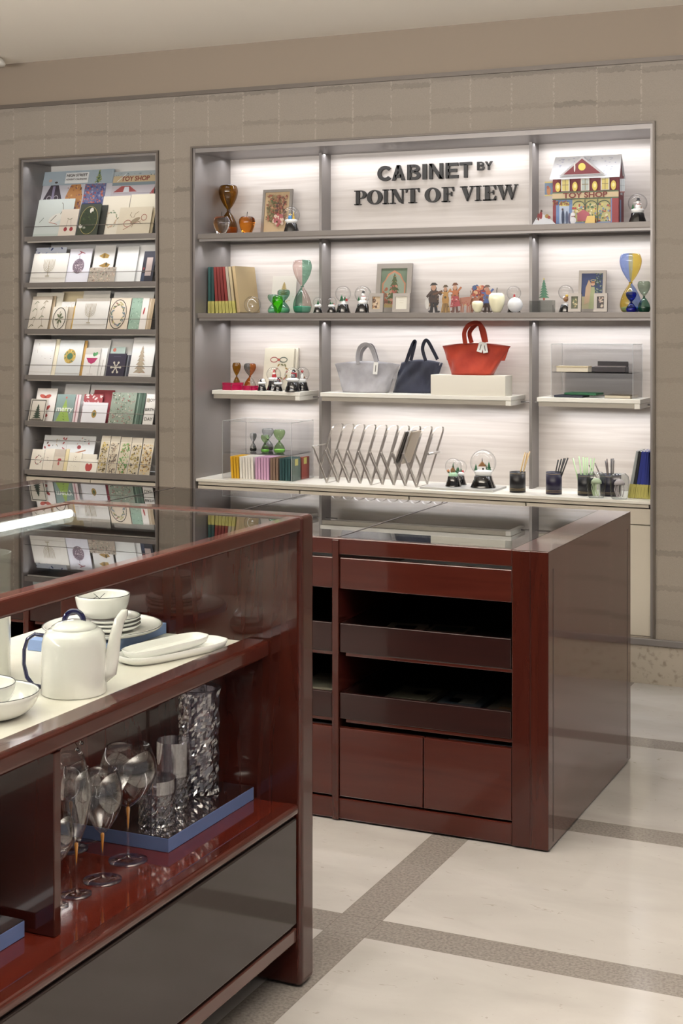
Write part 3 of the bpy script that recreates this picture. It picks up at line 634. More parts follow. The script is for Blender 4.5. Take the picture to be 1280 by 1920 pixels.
tag(rugged(.0545, .245, .009, 11).obj('crystal_vase', None, (-1.79, 3.105, MZ)), 'tall crystal cylinder vase with rugged bark relief', 'vase')
def cutglass(r, h, cutz, seed, m=CRYS2, n=12, rows=16):
    seg = n * 6; b = B(); i = b.mi(m); rings = []
    for j in range(rows + 1):
        z = cutz * j / rows
        rings.append([])
        for k in range(seg):
            a = 2 * PI * k / seg
            g = min(abs(((a * n / (2 * PI) + z / cutz * 3) % 1) - .5), abs(((a * n / (2 * PI) - z / cutz * 3) % 1) - .5)) * 2
            rr = r * (1 - .012) - .0032 * (1 - g) * (1 if 0 < j < rows else 0)
            rings[-1].append(b.bm.verts.new((rr * math.cos(a), rr * math.sin(a), z)))
    for rr, z in ((r, cutz + .003), (r, h), (r - .0018, h), (r - .0028, cutz), (r - .006, .014)): rings.append([b.bm.verts.new((rr * math.cos(2 * PI * k / seg), rr * math.sin(2 * PI * k / seg), z)) for k in range(seg)])
    for a, c in zip(rings, rings[1:]):
        for k in range(seg): f = b.bm.faces.new([a[k], a[(k + 1) % seg], c[(k + 1) % seg], c[k]]); f.material_index = i
    b.bm.faces.new(rings[0][::-1]).material_index = i; b.bm.faces.new(rings[-1]).material_index = i
    return b
tag(cutglass(.043, .100, .068, 1).obj('tumbler', None, (-1.760, 2.865, MZ)), 'short cut glass tumbler in front of the highball glass', 'glass')
tag(cutglass(.039, .150, .068, 1).obj('tumbler', None, (-1.79, 2.985, MZ)), 'tall cut glass highball between tumbler and crystal vase', 'glass')
# beaded glass ornament far back on the deck
o = thing('bead_ornament', 'dark glass bauble with silver wire and crystal beads, behind the glasses', 'ornament', (-2.13, 2.96, DZ + .0005))
SMOKE = thin_glass('smoke_glass', '#3a3c40', '#16181a', f0=.06); SILV = mat('silver_bead', '#c9c7c4', .15, metal=1)
B().lathe([(0, 0), (.035, 0), (.035, .004), (.006, .008), (.005, .11), (0, .11)], STEEL, 24, cap=False).obj('stand', o)
B().ball((0, 0, .16), .05, SMOKE, seg=24, n=16).obj('bauble', o)
rnd = random.Random(8); b = B()
for k in range(7):
    a = rnd.uniform(0, 6.28); p0 = Vector((0, 0, .19)); p1 = Vector((.09 * math.cos(a), .07 * math.sin(a), rnd.uniform(.12, .24))); pm = (p0 + p1) / 2 + Vector((0, 0, .03))
    b.tube([p0, pm, p1], .0009, STEEL, 5)
    for s in range(5): pp = p0.lerp(p1, (s + 1) / 5) + Vector((0, 0, .012 * math.sin(s))); b.ball(pp, .0055, SILV, seg=8, n=6)
b.obj('bead_branches', o)
# ================================================================= FLAT ARTWORK (printed on cards and pictures)
# every print is a list of (polygon in 0..1 card widths/heights, colour); lengths are in card widths
def ell(cx, cy, rx, ry, c, n=18, rot=0):
    return lambda A: [([(cx + (rx * math.cos(2 * PI * k / n) * math.cos(rot) - ry * math.sin(2 * PI * k / n) * math.sin(rot)), cy * A + (rx * math.cos(2 * PI * k / n) * math.sin(rot) + ry * math.sin(2 * PI * k / n) * math.cos(rot))) for k in range(n)], c)]
def rng(cx, cy, rx, ry, w, c, n=26, a0=0, a1=360):
    def f(A):
        o = []
        for k in range(n):
            a, b_ = R(a0 + (a1 - a0) * k / n), R(a0 + (a1 - a0) * (k + 1) / n)
            o.append(([(cx + rx * math.cos(a), cy * A + ry * math.sin(a)), (cx + rx * math.cos(b_), cy * A + ry * math.sin(b_)), (cx + (rx - w) * math.cos(b_), cy * A + (ry - w) * math.sin(b_)), (cx + (rx - w) * math.cos(a), cy * A + (ry - w) * math.sin(a))], c))
        return o
    return f
def line(pts, w, c):
    def f(A):
        o = []
        for (x0, y0), (x1, y1) in zip(pts, pts[1:]):
            y0, y1 = y0 * A, y1 * A; l = math.hypot(x1 - x0, y1 - y0) or 1; nx, ny = -(y1 - y0) / l * w / 2, (x1 - x0) / l * w / 2
            o.append(([(x0 - nx, y0 - ny), (x1 - nx, y1 - ny), (x1 + nx, y1 + ny), (x0 + nx, y0 + ny)], c))
        return o
    return f
def poly(pts, c): return lambda A: [([(x, y * A) for x, y in pts], c)]
def rect(x0, x1, y0, y1, c): return poly([(x0, y0), (x1, y0), (x1, y1), (x0, y1)], c)
def speck(seed, n, cols, x0=0, x1=1, y0=0, y1=1, s=.02, el=1.0):
    def f(A):
        rn = random.Random(seed); o = []
        for _ in range(n):
            cx, cy = rn.uniform(x0, x1), min(rn.uniform(y0, y1), 1.0); r = s * rn.uniform(.5, 1.3); a = rn.uniform(0, PI)
            o += ell(cx, cy, r, r * el, rn.choice(cols), 6, a)(A)
        return o
    return f
def tree(cx, y0, w, h, c, seed=1, dots=()):
    def f(A):
        rn = random.Random(seed); o = []; n = 7
        for k in range(n):
            t0 = k / n; ww = w / 2 * (1 - t0) ** .9 + .01
            z0 = y0 * A + h * A * t0; z1 = y0 * A + h * A * min(1, t0 + 1.7 / n)
            o.append(([(cx - ww, z0), (cx - ww * .5, z0 + .01), (cx, z0 - .01), (cx + ww * .5, z0 + .01), (cx + ww, z0), (cx, z1)], c))
            for d in dots:
                for _ in range(max(1, int(4 * (1 - t0)))): o += ell(cx + rn.uniform(-ww, ww) * .8, (z0 + rn.uniform(0, .04)) / A, .012, .012, d, 6)(A)
        return o
    return f
def wreath(cx, cy, rx, ry, n, cols, s=.05, seed=2):
    def f(A):
        rn = random.Random(seed); o = []
        for k in range(n):
            a = 2 * PI * k / n + rn.uniform(-.1, .1); q_ = rn.uniform(.82, 1.12)
            o += ell(cx + rx * q_ * math.cos(a), cy + ry * q_ * math.sin(a) / A, s, s * .42, rn.choice(cols), 8, a + rn.uniform(.6, 2.2))(A)
        return o
    return f
def menorah(cx, y0, w, h, c):
    def f(A):
        o = []
        for k in range(1, 5):
            r = w / 2 * k / 4; o += rng(cx, y0 + h * .62, r, r, .012, c, 10, 180, 360)(A)
            for s in (-1, 1): o += line([(cx + s * r, y0 + h * .62), (cx + s * r, y0 + h)], .012, c)(A)
        o += line([(cx, y0), (cx, y0 + h)], .018, c)(A); o += rect(cx - w * .2, cx + w * .2, y0, y0 + .03, c)(A); return o
    return f
def blobs(seed, groups):      # groups: (n, x0,x1,y0,y1, size, elong, colours)
    return [speck(seed + i, g[0], g[7], g[1], g[2], g[3], g[4], g[5], g[6]) for i, g in enumerate(groups)]
def draw(b, ops, w, h, y, x0=None, z0=0.0):
    x0 = -w / 2 if x0 is None else x0; A = h / w; k = 0
    for op in ops:
        if isinstance(op, tuple):
            st, cx, cy, size, c = op[:5]; k += 1
            b.text(st, size * w, x0 + cx * w, z0 + cy * h, y - .0004 - k * .00004, pap(c), off=op[5] * size * w if len(op) > 5 else 0, sx=op[6] if len(op) > 6 else 1); continue
        for pl, c in op(A):
            k += 1; yy = y - .0003 - k * .00003
            pts = [(x0 + max(0, min(1, px)) * w, yy, z0 + max(0, min(A, pz_)) * w) for px, pz_ in pl]
            try: b.face(pts, pap(c))
            except ValueError: pass
LEAN = R(17)
def hit(u, v, zb, yb, a=LEAN):
    r = ray(u, v); t_ = (yb + (H - zb) * math.tan(a)) / (r.y - r.z * math.tan(a)); p = r * t_; return Vector((p.x, p.y, p.z + H))
def card(row_, ul, vt, ur, layer, col, ops, label, name='greeting_card', cat='card', th=.003, group=None):
    zb = ROWZ[row_] - .0025; yb = 6.540 + .021 * layer + .0
    p0 = hit(ul, vt, zb, yb); hh = (p0.z - zb) / math.cos(LEAN); x1 = onY(ur, 0, p0.y).x
    w = x1 - p0.x; h = hh; xc = (p0.x + x1) / 2
    xc = max(cxa + w / 2 + .001, min(cxb - w / 2 - .001, xc))
    b = B(); b.box(-w / 2, w / 2, -th / 2, th / 2, 0, h, pap(col)); draw(b, ops, w, h, -th / 2)
    o = b.obj(name, None, (xc, yb + .001, zb + .003), (-LEAN, 0, 0), norm=False)
    return tag(o, label, cat, group)
CR, WH, GD = '#e3dac6', '#ecebe8', '#a8854a'
HOUSES = [rect(.0, 1, 0, .79, '#c3c2cc'), poly([(.02, .54), (.32, .54), (.23, .80), (.12, .80)], '#453c46'), rng(.12, .60, .035, .035, .008, '#b9b4bd'), rng(.22, .60, .035, .035, .008, '#b9b4bd'), rect(.155, .19, .55, .78, '#8d86a4'), poly([(.36, .30), (.60, .30), (.60, .62), (.55, .80), (.42, .80), (.36, .62)], '#c0823e'), *blobs(3, [(46, .37, .59, .35, .78, .012, 1, ['#7b4a2c', '#d8a058', '#8a5a70', '#a86a3c'])]),
          rect(.62, .92, .3, .80, '#6a6f9a'), *blobs(9, [(90, .63, .91, .50, .79, .013, 1.2, ['#b0494a', '#c8745a', '#8f93b8', '#4c5590'])]), rect(.62, .90, .42, .50, '#27305e'), ("CAKES & BUNS", .76, .46, .038, '#c9b9a0', .01)]
card(0, 82.5, 325, 212.7, 2.6, '#b9c6cf', HOUSES + [rect(0, 1, .79, 1, '#a3b4c0'), rect(.32, .65, .81, .97, '#dfe3e3'), ("HIGH STREET", .485, .925, .050, '#4a3c38', .02), ("ADVENT CALENDAR", .485, .865, .032, '#4a3c38', .01), tree(.80, .81, .085, .17, '#4d6b45', 2, ('#9aa35a',)), ell(.11, .86, .025, .02, '#c8a894'), ell(.20, .83, .022, .012, '#4c4440')],
     'pale blue calendar envelope printed HIGH STREET ADVENT CALENDAR over painted houses', 'advent_calendar', 'calendar')
card(0, 215, 323.7, 295.5, 2.6, '#aebabf', [rect(0, 1, .83, .93, '#cdb78e'), ("TOY SHOP", .52, .88, .135, '#8a3a30', .03), rect(0, 1, .78, .83, '#8496a0'), rect(0, 1, .3, .78, '#bfb8c0'), poly([(.05, .68), (.6, .68), (.42, .77), (.22, .77)], '#a84a48'), poly([(.28, .68), (.42, .68), (.40, .76), (.3, .76)], '#cfd4dc'), poly([(.9, .64), (1, .64), (1, .74)], '#a8403e'), line([(.05, .66), (.95, .66)], .01, '#a09aa4'), line([(.1, .84), (.3, .97)], .012, '#e8eef0'), *blobs(5, [(20, 0, 1, .92, .97, .012, 1, ['#6f8288'])])],
     'glossy calendar envelope printed TOY SHOP, right of the pale blue calendar', 'advent_calendar', 'calendar')
card(0, 195, 369.7, 245.5, 1, CR, [wreath(.42, .42, .22, .26, 26, ['#7d9476', '#a6ad8c', '#c7a98a'], .045)], 'cream card with a faint green wreath, behind the reindeer card')
card(0, 247, 366, 295, 1, '#e4dcc4', [], 'plain cream card at the top right of the top ledge')
card(0, 74, 376, 141.6, 0, '#c6cfcb', [ell(.55, .5, .20, .10, '#d8d6cc', 18, .4), line([(.66, .6), (.72, .72), (.70, .86), (.66, .90)], .012, '#5a4a3c'), line([(.42, .42), (.56, .58)], .015, '#4a4038'), line([(.38, .40), (.62, .34)], .012, '#a8503c'), line([(.12, .40), (.22, .52)], .012, '#5c5c54'), rect(.0, 1, .0, .1, '#b9c4be')], 'large pale grey card with a painted goose on the top ledge')
card(0, 117, 394, 149, -.5, '#d9cdbd', [line([(.3, .2), (.32, .75)], .0, '#000000'), ell(.38, .28, .10, .11, '#a02630'), ell(.72, .28, .10, .11, '#a02630'), rng(.55, .68, .14, .08, .03, '#5c6a44', 12, 180, 360), line([(.40, .3), (.45, .62)], .012, '#5c4a3c'), line([(.70, .3), (.62, .62)], .012, '#5c4a3c')], 'small cream card with two red cherries')
card(0, 152.5, 384.6, 191, -.3, '#3f4638', [ell(.5, .5, .42, .60, '#2f3d22', 26), rng(.5, .5, .43, .61, .02, '#a99b55', 30), ell(.58, .80, .09, .12, '#dcd8cc'), ell(.16, .32, .09, .09, '#cfccc0'), ell(.34, .27, .06, .05, '#b8b8a8'), *blobs(4, [(26, .2, .8, .2, .8, .03, 1.6, ['#43562d', '#26331c'])])], 'dark green card with a gold oval ring and white blossoms')
card(0, 189, 386, 203, .6, '#3a3b35', [], 'dark olive card peeking out beside the green oval card')
card(0, 226, 390.5, 287, -.3, '#d8ccb2', [ell(.52, .52, .16, .06, '#a08f72', 16, .5), line([(.42, .62), (.34, .72), (.38, .82)], .012, '#8a7a5c'), line([(.46, .62), (.5, .76), (.6, .84)], .012, '#8a7a5c'), rng(.30, .42, .12, .10, .014, '#a03c34', 16, 0, 300), rng(.78, .62, .09, .09, .014, '#a03c34', 16), line([(.2, .2), (.5, .42), (.7, .5)], .014, '#93453c'), line([(.5, .45), (.44, .28)], .012, '#8a7a5c'), line([(.6, .5), (.74, .4)], .012, '#8a7a5c')], 'cream card with a leaping reindeer and red ribbon')
card(0, 284, 391, 292.5, .3, '#bfae8a', [], 'narrow edge of a cream card pack right of the reindeer card')
# second ledge
card(1, 67, 466, 124, 1.2, '#cfd6e6', [*blobs(7, [(24, 0, 1, .6, 1, .05, .5, ['#3a4a86', '#8fa2cc', '#e8ecf4'])])], 'blue and white card showing just above the candelabra card')
card(1, 65, 477, 130.6, 0, '#dad5cb', [menorah(.48, .24, .30, .56, '#a5987c'), rect(0, 1, .19, .21, '#c2bcb0')], 'wide grey card with a gold nine branched candelabra, second ledge')
card(1, 133, 468, 174.4, .3, '#dddce6', [ell(.48, .50, .26, .30, '#7d6a78'), *blobs(11, [(40, .28, .68, .32, .68, .03, .6, ['#b9a6b0', '#5c4a58', '#d8c8cc'])]), line([(.4, .82), (.55, .88), (.45, .92), (.7, .86)], .03, '#a03a4c'), line([(.48, .68), (.48, .8)], .02, '#6a5a66')], 'white card with a purple grey bauble hung from a red ribbon')
card(1, 180, 461.6, 218.6, .8, '#dedcd8', [poly([(.25, .72), (.5, .80), (.75, .74), (.7, .66), (.45, .66)], '#b08a28'), poly([(.3, .46), (.6, .54), (.85, .50), (.75, .42), (.5, .42)], '#a07a22'), ell(.5, .72, .05, .10, '#7d5f1c'), ell(.66, .5, .05, .08, '#5a4a1c')], 'white card with two golden birds')
card(1, 169, 503, 218, -.3, '#b9ac9c', [*blobs(13, [(120, 0, 1, 0, 1, .022, 1, ['#d8c8b0', '#8a7a6c', '#c09a86', '#9aa08c'])])], 'small glittering card pack beneath the golden birds')
card(1, 222.5, 464, 262, .3, '#dedfdc', [], 'plain white card right of the golden birds card')
card(1, 263, 461, 294, 1.1, '#eeeeec', [], 'white card behind the navy window card')
card(1, 271.7, 472.5, 294, -.2, '#2a2a38', [rect(.3, .8, .22, .80, '#b9a6a0'), rect(.05, .3, .0, .3, '#3a4660'), ell(.15, .45, .08, .10, '#8a3038')], 'navy card with a pinkish window panel')
# third ledge
card(2, 67.4, 550, 118, 1.4, '#ece6d4', [], 'tall cream card behind the leaf sprig card')
card(2, 61.3, 557, 98, 0, '#cdc3b2', [rect(0, 1, .9, 1, '#a89a86'), *[line([(x, y), (x + .12, y + .09), (x + .22, y + .05)], .035, c) for x, y, c in ((.1, .55, '#7a8068'), (.5, .6, '#6f6a55'), (.15, .76, '#7a8068'), (.6, .78, '#857a60'), (.1, .3, '#6f6a55'), (.5, .34, '#7a8068'), (.05, .08, '#6f6a55'), (.55, .06, '#857a60'))], line([(.2, .1), (.35, .5), (.25, .85)], .015, '#8a7d66'), line([(.7, .1), (.6, .5), (.72, .85)], .015, '#8a7d66')], 'beige card with olive leaf sprigs at the left of the third ledge')
card(2, 98, 556, 106, .8, '#c4ad8a', [], 'tan edges of envelopes beside the leaf sprig card')
card(2, 118, 548, 162, 3.1, '#efdcae', [], 'yellow lit envelope at the back of the third ledge')
card(2, 158, 547, 208, 2.5, '#f2ece0', [], 'white card at the back behind the second candelabra card')
card(2, 117, 567, 141.6, 1.0, '#e8e6e2', [*blobs(16, [(20, .1, .9, .7, 1, .03, .6, ['#c8b8a8', '#d6a098'])])], 'small white card behind the oval sprig card')
card(2, 101, 576.5, 128.4, -.3, '#d6cdbc', [rng(.52, .5, .44, .66, .045, '#2a2822', 30), *[ell(.52 + .16 * math.cos(a), .5 + .15 * math.sin(a), .13, .05, '#5f6a48', 10, a) for a in (.3, 1.2, 2.2, 3.4, 4.4, 5.4)], line([(.52, .12), (.52, .8)], .03, '#5a5238')], 'small cream card with a leaf sprig in a black oval')
card(2, 128.4, 577, 139, .2, '#bfae94', [], 'brown card edges beside the black oval card')
card(2, 139, 575, 146, .4, '#d8b050', [], 'mustard envelope edge left of the wide candelabra card')
card(2, 144.6, 561, 207.6, 0, '#d2cec6', [rect(0, 1, .91, 1, '#aaa091'), menorah(.46, .22, .30, .62, '#a09274'), rect(0, 1, .17, .19, '#b4ab9c')], 'wide grey card with a gold candelabra, middle of the third ledge')
card(2, 215, 549, 290, 2.2, '#f0eee8', [], 'white card at the back of the third ledge, right half')
card(2, 209.6, 560, 247, 0, '#d9c8b0', [rng(.45, .5, .42, .66, .035, '#2c261e', 32), wreath(.45, .5, .30, .48, 34, ['#4a6652', '#8a5a5a', '#a9a060', '#6f7f86'], .07, 6)], 'cream card with a floral wreath in a dark oval')
card(2, 249, 560, 268.5, .1, '#8fae98', [*blobs(19, [(40, 0, 1, 0, 1, .08, .35, ['#6c8f78', '#b4ccb8', '#4f6f5c'])])], 'narrow sage green patterned card')
card(2, 268.5, 560, 281, .2, '#e4ddd4', [ell(.45, .6, .12, .5, '#b02c34', 12, -.15)], 'white card with a single red leaf')
card(2, 281, 561, 291, .3, '#b89f7a', [line([(.3, 0), (.3, 1)], .06, '#e4dccb'), line([(.7, 0), (.7, 1)], .06, '#8f7a5c')], 'tan card edges at the right of the third ledge')
# fourth ledge
card(3, 208.6, 636.4, 251, 2.3, '#f0efec', [], 'white card at the back behind the snowflake card')
card(3, 65.4, 637.4, 106, 0, '#dcdad6', [*blobs(21, [(12, .1, .9, .1, .9, .02, .5, ['#8a7466', '#b8a894', '#5a5048'])]), rect(0, 1, .1, .115, '#c8c2ba')], 'pale grey card with sparse tiny specks at the left of the fourth ledge')
card(3, 106, 637, 114, .4, '#ece2c4', [], 'cream envelope edge right of the specked card')
card(3, 114, 639.5, 159, 0, '#cfd2d0', [ell(.50, .56, .24, .26, '#b8962e'), ell(.5, .56, .12, .12, '#3f6b4a'), wreath(.5, .56, .20, .22, 18, ['#d0b048', '#4a7450', '#9a7c28'], .05, 9), rect(0, 1, .08, .1, '#bab8b2')], 'grey blue card with a gold and green bird ornament')
card(3, 158, 640, 165, .4, '#c99a3c', [], 'ochre envelope edge beside the gold ornament card')
card(3, 164, 638.5, 208.6, 1.3, '#efeeea', [], 'tall white card behind the cocktail card')
card(3, 162, 653.7, 190, 0, '#d9d6d0', [rect(0, 1, .78, 1, '#bdb6ac'), poly([(.12, .66), (.88, .66), (.7, .5), (.5, .45), (.3, .5)], '#b0145c'), line([(.5, .45), (.48, .12)], .02, '#9a8f86'), line([(.3, .1), (.7, .1)], .02, '#9a8f86'), ell(.62, .78, .1, .12, '#3f8a4c', 10, .4), ell(.76, .8, .08, .12, '#4c9a58', 10, -.4)], 'grey card with a magenta cocktail glass and green mint')
card(3, 190, 654, 203, .4, '#e2e0da', [line([(.5, .05), (.6, .6)], .05, '#6a5a48')], 'white card with a thin dark stem beside the cocktail card')
card(3, 209.6, 651.6, 236, .9, '#a9bdb4', [ell(.25, .9, .12, .12, '#c8705a')], 'sage green card behind the snowflake card')
card(3, 204.5, 664, 238, -.2, '#2a2338', [*[line([(.5 - .28 * math.cos(a), .42 - .26 * math.sin(a)), (.5 + .28 * math.cos(a), .42 + .26 * math.sin(a))], .05, '#c8c0ae') for a in (0, PI / 3, 2 * PI / 3)], *[ell(.5 + .25 * math.cos(a), .42 + .23 * math.sin(a), .06, .06, '#c8c0ae', 6) for a in [k * PI / 3 for k in range(6)]], line([(.3, .88), (.7, .88)], .02, '#5a5268')], 'dark purple card with a large white snowflake')
card(3, 238, 667, 247, .2, '#3a3a44', [line([(.4, 0), (.4, 1)], .2, '#7c8088')], 'dark card edges right of the snowflake card')
card(3, 252, 634.4, 294.5, .2, '#dddcd8', [tree(.46, .12, .52, .68, '#a8987e', 5, ('#7a6a55', '#b8564a', '#c9bda6')), rect(0, 1, .06, .075, '#c4beb4')], 'tall white card with a slim silver brown fir tree')
# fifth ledge
card(4, 124, 721, 170, 2.5, '#eeedea', [], 'white card at the back of the fifth ledge')
card(4, 172, 722.5, 294, 2.3, '#efeeec', [], 'wide white card at the back of the fifth ledge, right half')
card(4, 177.7, 732, 215.5, 1.8, '#a03440', [], 'dark red card strip above the gold bauble card')
card(4, 71.6, 729, 108.8, 1.0, '#e6e0d8', [ell(.32, .76, .16, .08, '#c8503c', 12, -.3), ell(.58, .76, .16, .08, '#c8503c', 12, .3), ell(.45, .74, .06, .06, '#a03828'), ell(.66, .42, .14, .07, '#b03c34', 10, .8), ell(.6, .2, .12, .07, '#b03c34', 10, -.3), rect(.3, .6, .5, .58, '#9fb0a4')], 'white card with a red bow, behind the small tree card')
card(4, 59.5, 748.8, 90, -.2, '#c9c0b0', [*[rect(*r_, '#3a362e') for r_ in ((.06, .94, .06, .10), (.06, .94, .92, .96), (.06, .1, .06, .96), (.9, .94, .06, .96))], tree(.5, .16, .52, .62, '#2f4030', 3), line([(.2, .12), (.8, .12)], .03, '#4a4238')], 'small card with a dark framed green fir tree')
card(4, 108.8, 740, 142.7, 0, '#7f9690', [poly([(.12, .05), (.88, .05), (.68, .42), (.32, .42)], '#8fb03a'), poly([(.28, .34), (.72, .34), (.60, .62), (.42, .62)], '#9aba44'), poly([(.40, .58), (.62, .58), (.52, .84)], '#8fae40'), ("merry", .5, .48, .36, '#e9ece4', .01), ell(.52, .88, .05, .05, '#b8503c'), *blobs(25, [(10, .25, .75, .1, .35, .02, 1, ['#5f7c28'])])], 'grey green card with a lime tree and white script')
card(4, 142.7, 741, 153, .3, '#e2cfcf', [line([(.5, 0), (.5, 1)], .2, '#b87c84')], 'pink card edges right of the lime tree card')
card(4, 159, 740, 194, .9, '#b0444a', [*blobs(27, [(30, 0, 1, .5, 1, .08, .5, ['#e8dcd8', '#d09a9a'])])], 'red and white patterned card behind the gold bauble card')
card(4, 157, 755.3, 202.8, -.2, '#dedde0', [ell(.5, .46, .10, .14, '#a8842c'), ell(.5, .46, .05, .07, '#5a6a3a'), line([(.5, .58), (.5, .66)], .02, '#8a7030'), rect(0, 1, .86, .88, '#c8c6ca')], 'white card with one small gold bauble')
card(4, 211.6, 736.7, 257.5, 0, '#8d9a88', [*blobs(29, [(170, .03, .97, .03, .97, .022, 1, ['#b9a692', '#6f7f68', '#a05c58', '#d0c8b4', '#586a54'])])], 'large green card pack covered in glitter specks')
card(4, 257.5, 738, 274, .3, '#47604f', [line([(.3, 0), (.3, 1)], .1, '#7d9482'), line([(.7, 0), (.7, 1)], .1, '#2f4436')], 'dark green pack edges right of the glitter pack')
card(4, 276, 740, 294.5, -.1, '#dcd8d0', [("JOY", .6, .80, .36, '#4a443e', .02), ("BIRTH", .5, .50, .34, '#3c3834', .03), ("DAY", .5, .20, .42, '#5a544c', .02), rect(.05, .35, .74, .86, '#a89c88')], 'white card lettered JOY BIRTH DAY at the right end of the fifth ledge')
# sixth ledge
card(5, 84.7, 816.6, 128, 2.4, '#e9eaea', [*blobs(31, [(14, .08, .34, .2, .8, .05, .6, ['#b04440', '#7a5044', '#5a7a70']), (10, .4, .7, .5, .9, .03, .6, ['#c9a87c', '#7f8f86']), (8, .75, .95, .5, .95, .05, .5, ['#b8484c'])]), ell(.55, .18, .14, .07, '#6a4038')], 'white card with small red and brown figures behind the wire, left of two')
card(5, 128.4, 817.7, 181, 2.3, '#e8ebec', [line([(.3, .5), (.7, .6)], .04, '#c0825c'), line([(.3, .35), (.75, .45)], .04, '#d0a070'), ell(.45, .68, .07, .06, '#b0444a'), *blobs(34, [(12, .3, .9, .7, .95, .03, .6, ['#b8605c', '#7f9aa6'])])], 'white card with slanting figures behind the wire, right of two')
card(5, 61.7, 843, 84.7, .3, '#e0d8c6', [wreath(.6, .5, .26, .30, 18, ['#a83a3c', '#5c4a44', '#e8dcd0'], .07, 12)], 'cream card with a red candy wreath')
card(5, 86, 842, 104, .3, '#ddd3c0', [*blobs(36, [(8, .3, .7, .4, .6, .05, .5, ['#8a7a70', '#a89c90'])])], 'cream card with a faint grey motif right of the candy wreath')
card(5, 104.4, 843, 124, .3, '#c9bba6', [ell(.55, .52, .18, .12, '#a83034'), ell(.5, .36, .09, .16, '#b05048'), rect(0, 1, .66, 1, '#bcae9c')], 'beige card with a little red figure')
card(5, 124.5, 843, 131, .5, '#d9c894', [], 'yellowish envelope edge beside the red figure card')
card(5, 130.6, 849.4, 154.5, .2, '#dfd7c2', [*blobs(38, [(10, .2, .7, .1, .5, .03, .4, ['#9a9082']), (7, .3, .7, .6, .85, .05, .5, ['#b8a48c'])])], 'cream card with faint script beside the mitten card')
card(5, 155, 852, 183, 1.0, '#d8d0bc', [], 'plain beige card behind the mitten card')
card(5, 152, 861.4, 184, -.2, '#e2dccb', [ell(.44, .42, .12, .20, '#b83a34', 14, .2), ell(.60, .42, .12, .20, '#b83a34', 14, -.2), rect(0, 1, 0, .06, '#b89a94')], 'low cream card with a red heart shape')
SK = [['#c0a22c', '#8a7428', '#5a4a20'], ['#a08a70', '#7a6a5c', '#4c443c'], ['#4f7f38', '#8a6a34', '#6d9a50'], ['#8f7a2e', '#3f382a', '#b09a50'], ['#b08a38', '#6a4c28', '#d0b070']]
for k, (a, c) in enumerate(((192, 208.6), (209.8, 227), (228.5, 248.5), (249.5, 268.5), (270.5, 290.5))):
    lb = ['yellow flowers', 'small grey motifs', 'green clovers', 'dark gold bees', 'amber autumn motifs'][k]
    card(5, a, 818 + k * 1.2, c, .0, '#c4b8a2', [rect(0, 1, .86, 1, '#b5a992'), rect(.06, .94, .03, .84, '#bcae92')] + blobs(50 + k * 3, [(90, .1, .9, .04, .82, .085, .7, SK[k])]), 'clear sticker strip with %s, %s' % (lb, 'right part of the lowest ledge'), 'sticker_pack', 'stickers')
# ================================================================= GOODS ON THE LIT SHELVES
def sh(u, Y): return onY(u, 0, Y).x
def pz_at(v, u, Y): return onY(u, v, Y).z
def hourglass(label, u, Y, z, vtop, rpx, ml, mr, sand=None, ml2=None, mr2=None, lvl=.3, group=None, tilt=0.0, base=0.97, rtop=1.0):
    x = sh(u, Y); m = pxm((x, Y)); R_ = rpx * m; h = pz_at(vtop, u, Y) - z
    o = thing('hourglass', label, 'hourglass', (x, Y, z), TH); hh = h / 2; nk = R_ * .10
    def prof(rb):
        pr = [(0, 0), (rb * .55, 0), (rb * .85, hh * .04), (rb, hh * .20), (rb * .98, hh * .36), (rb * .80, hh * .58), (rb * .48, hh * .80), (rb * .20, hh * .94), (nk, hh)]
        out = []
        for k in range(len(pr) - 1):      # smooth with Catmull-Rom
            p0, p1, p2, p3 = pr[max(k - 1, 0)], pr[k], pr[k + 1], pr[min(k + 2, len(pr) - 1)]
            for s in range(4):
                q_ = s / 4; out.append(tuple(max(0, .5 * ((2 * p1[i]) + (-p0[i] + p2[i]) * q_ + (2 * p0[i] - 5 * p1[i] + 4 * p2[i] - p3[i]) * q_ ** 2 + (-p0[i] + 3 * p1[i] - 3 * p2[i] + p3[i]) * q_ ** 3)) for i in (0, 1)))
        return out + [pr[-1]]
    lo = prof(R_ * base); up = [(r, h - zz) for r, zz in prof(R_ * rtop)][::-1]
    f1 = lambda a, zz: (mr2 or mr) if (a < .25 or a > .75) else (ml2 or ml)
    f2 = lambda a, zz: mr if (a < .25 or a > .75) else ml
    B().lathe(lo, ml, 32, mfun=f1, cap=False).obj('lower_bulb', o); B().lathe(up, ml, 32, mfun=f2, cap=False).obj('upper_bulb', o)
    B().lathe([(nk, hh - .004), (nk * 1.9, hh - .002), (nk * 1.9, hh + .002), (nk, hh + .004)], mr, 16, cap=False).obj('neck_ring', o)
    if sand:
        sp = [(r * .93, zz + .0015) for r, zz in lo if zz < hh * lvl]; B().lathe(sp + [(0, hh * lvl + .002)], sand, 24, cap=False).obj('sand', o)
    return o
TG = lambda n, t_, e: thin_glass('tinted_' + n, t_, e, f0=.02)
AMB = TG('amber', '#c8a648', '#7c5a14'); AMB2 = TG('amber_light', '#e0a860', '#a0601c'); GRN = TG('teal', '#bcd8cc', '#74aa96'); PNK = TG('rose', '#f4e8e6', '#c8b8b6')
CLR = TG('clear', '#f0f2f2', '#8c9294'); BLU = TG('blue', '#c4d2f2', '#5f7fd8'); YLW = TG('yellow', '#f2e4a0', '#d0ac40'); SAG = TG('sage', '#ccd6cc', '#7c988c'); DBL = TG('deep_blue', '#5070d8', '#1026a0'); SMK = TG('smoke', '#b8bcbc', '#7a8082'); LGR = TG('light_green', '#def0cc', '#a0cc8c'); DGR = TG('deep_green', '#a8c8bc', '#5c8a78')
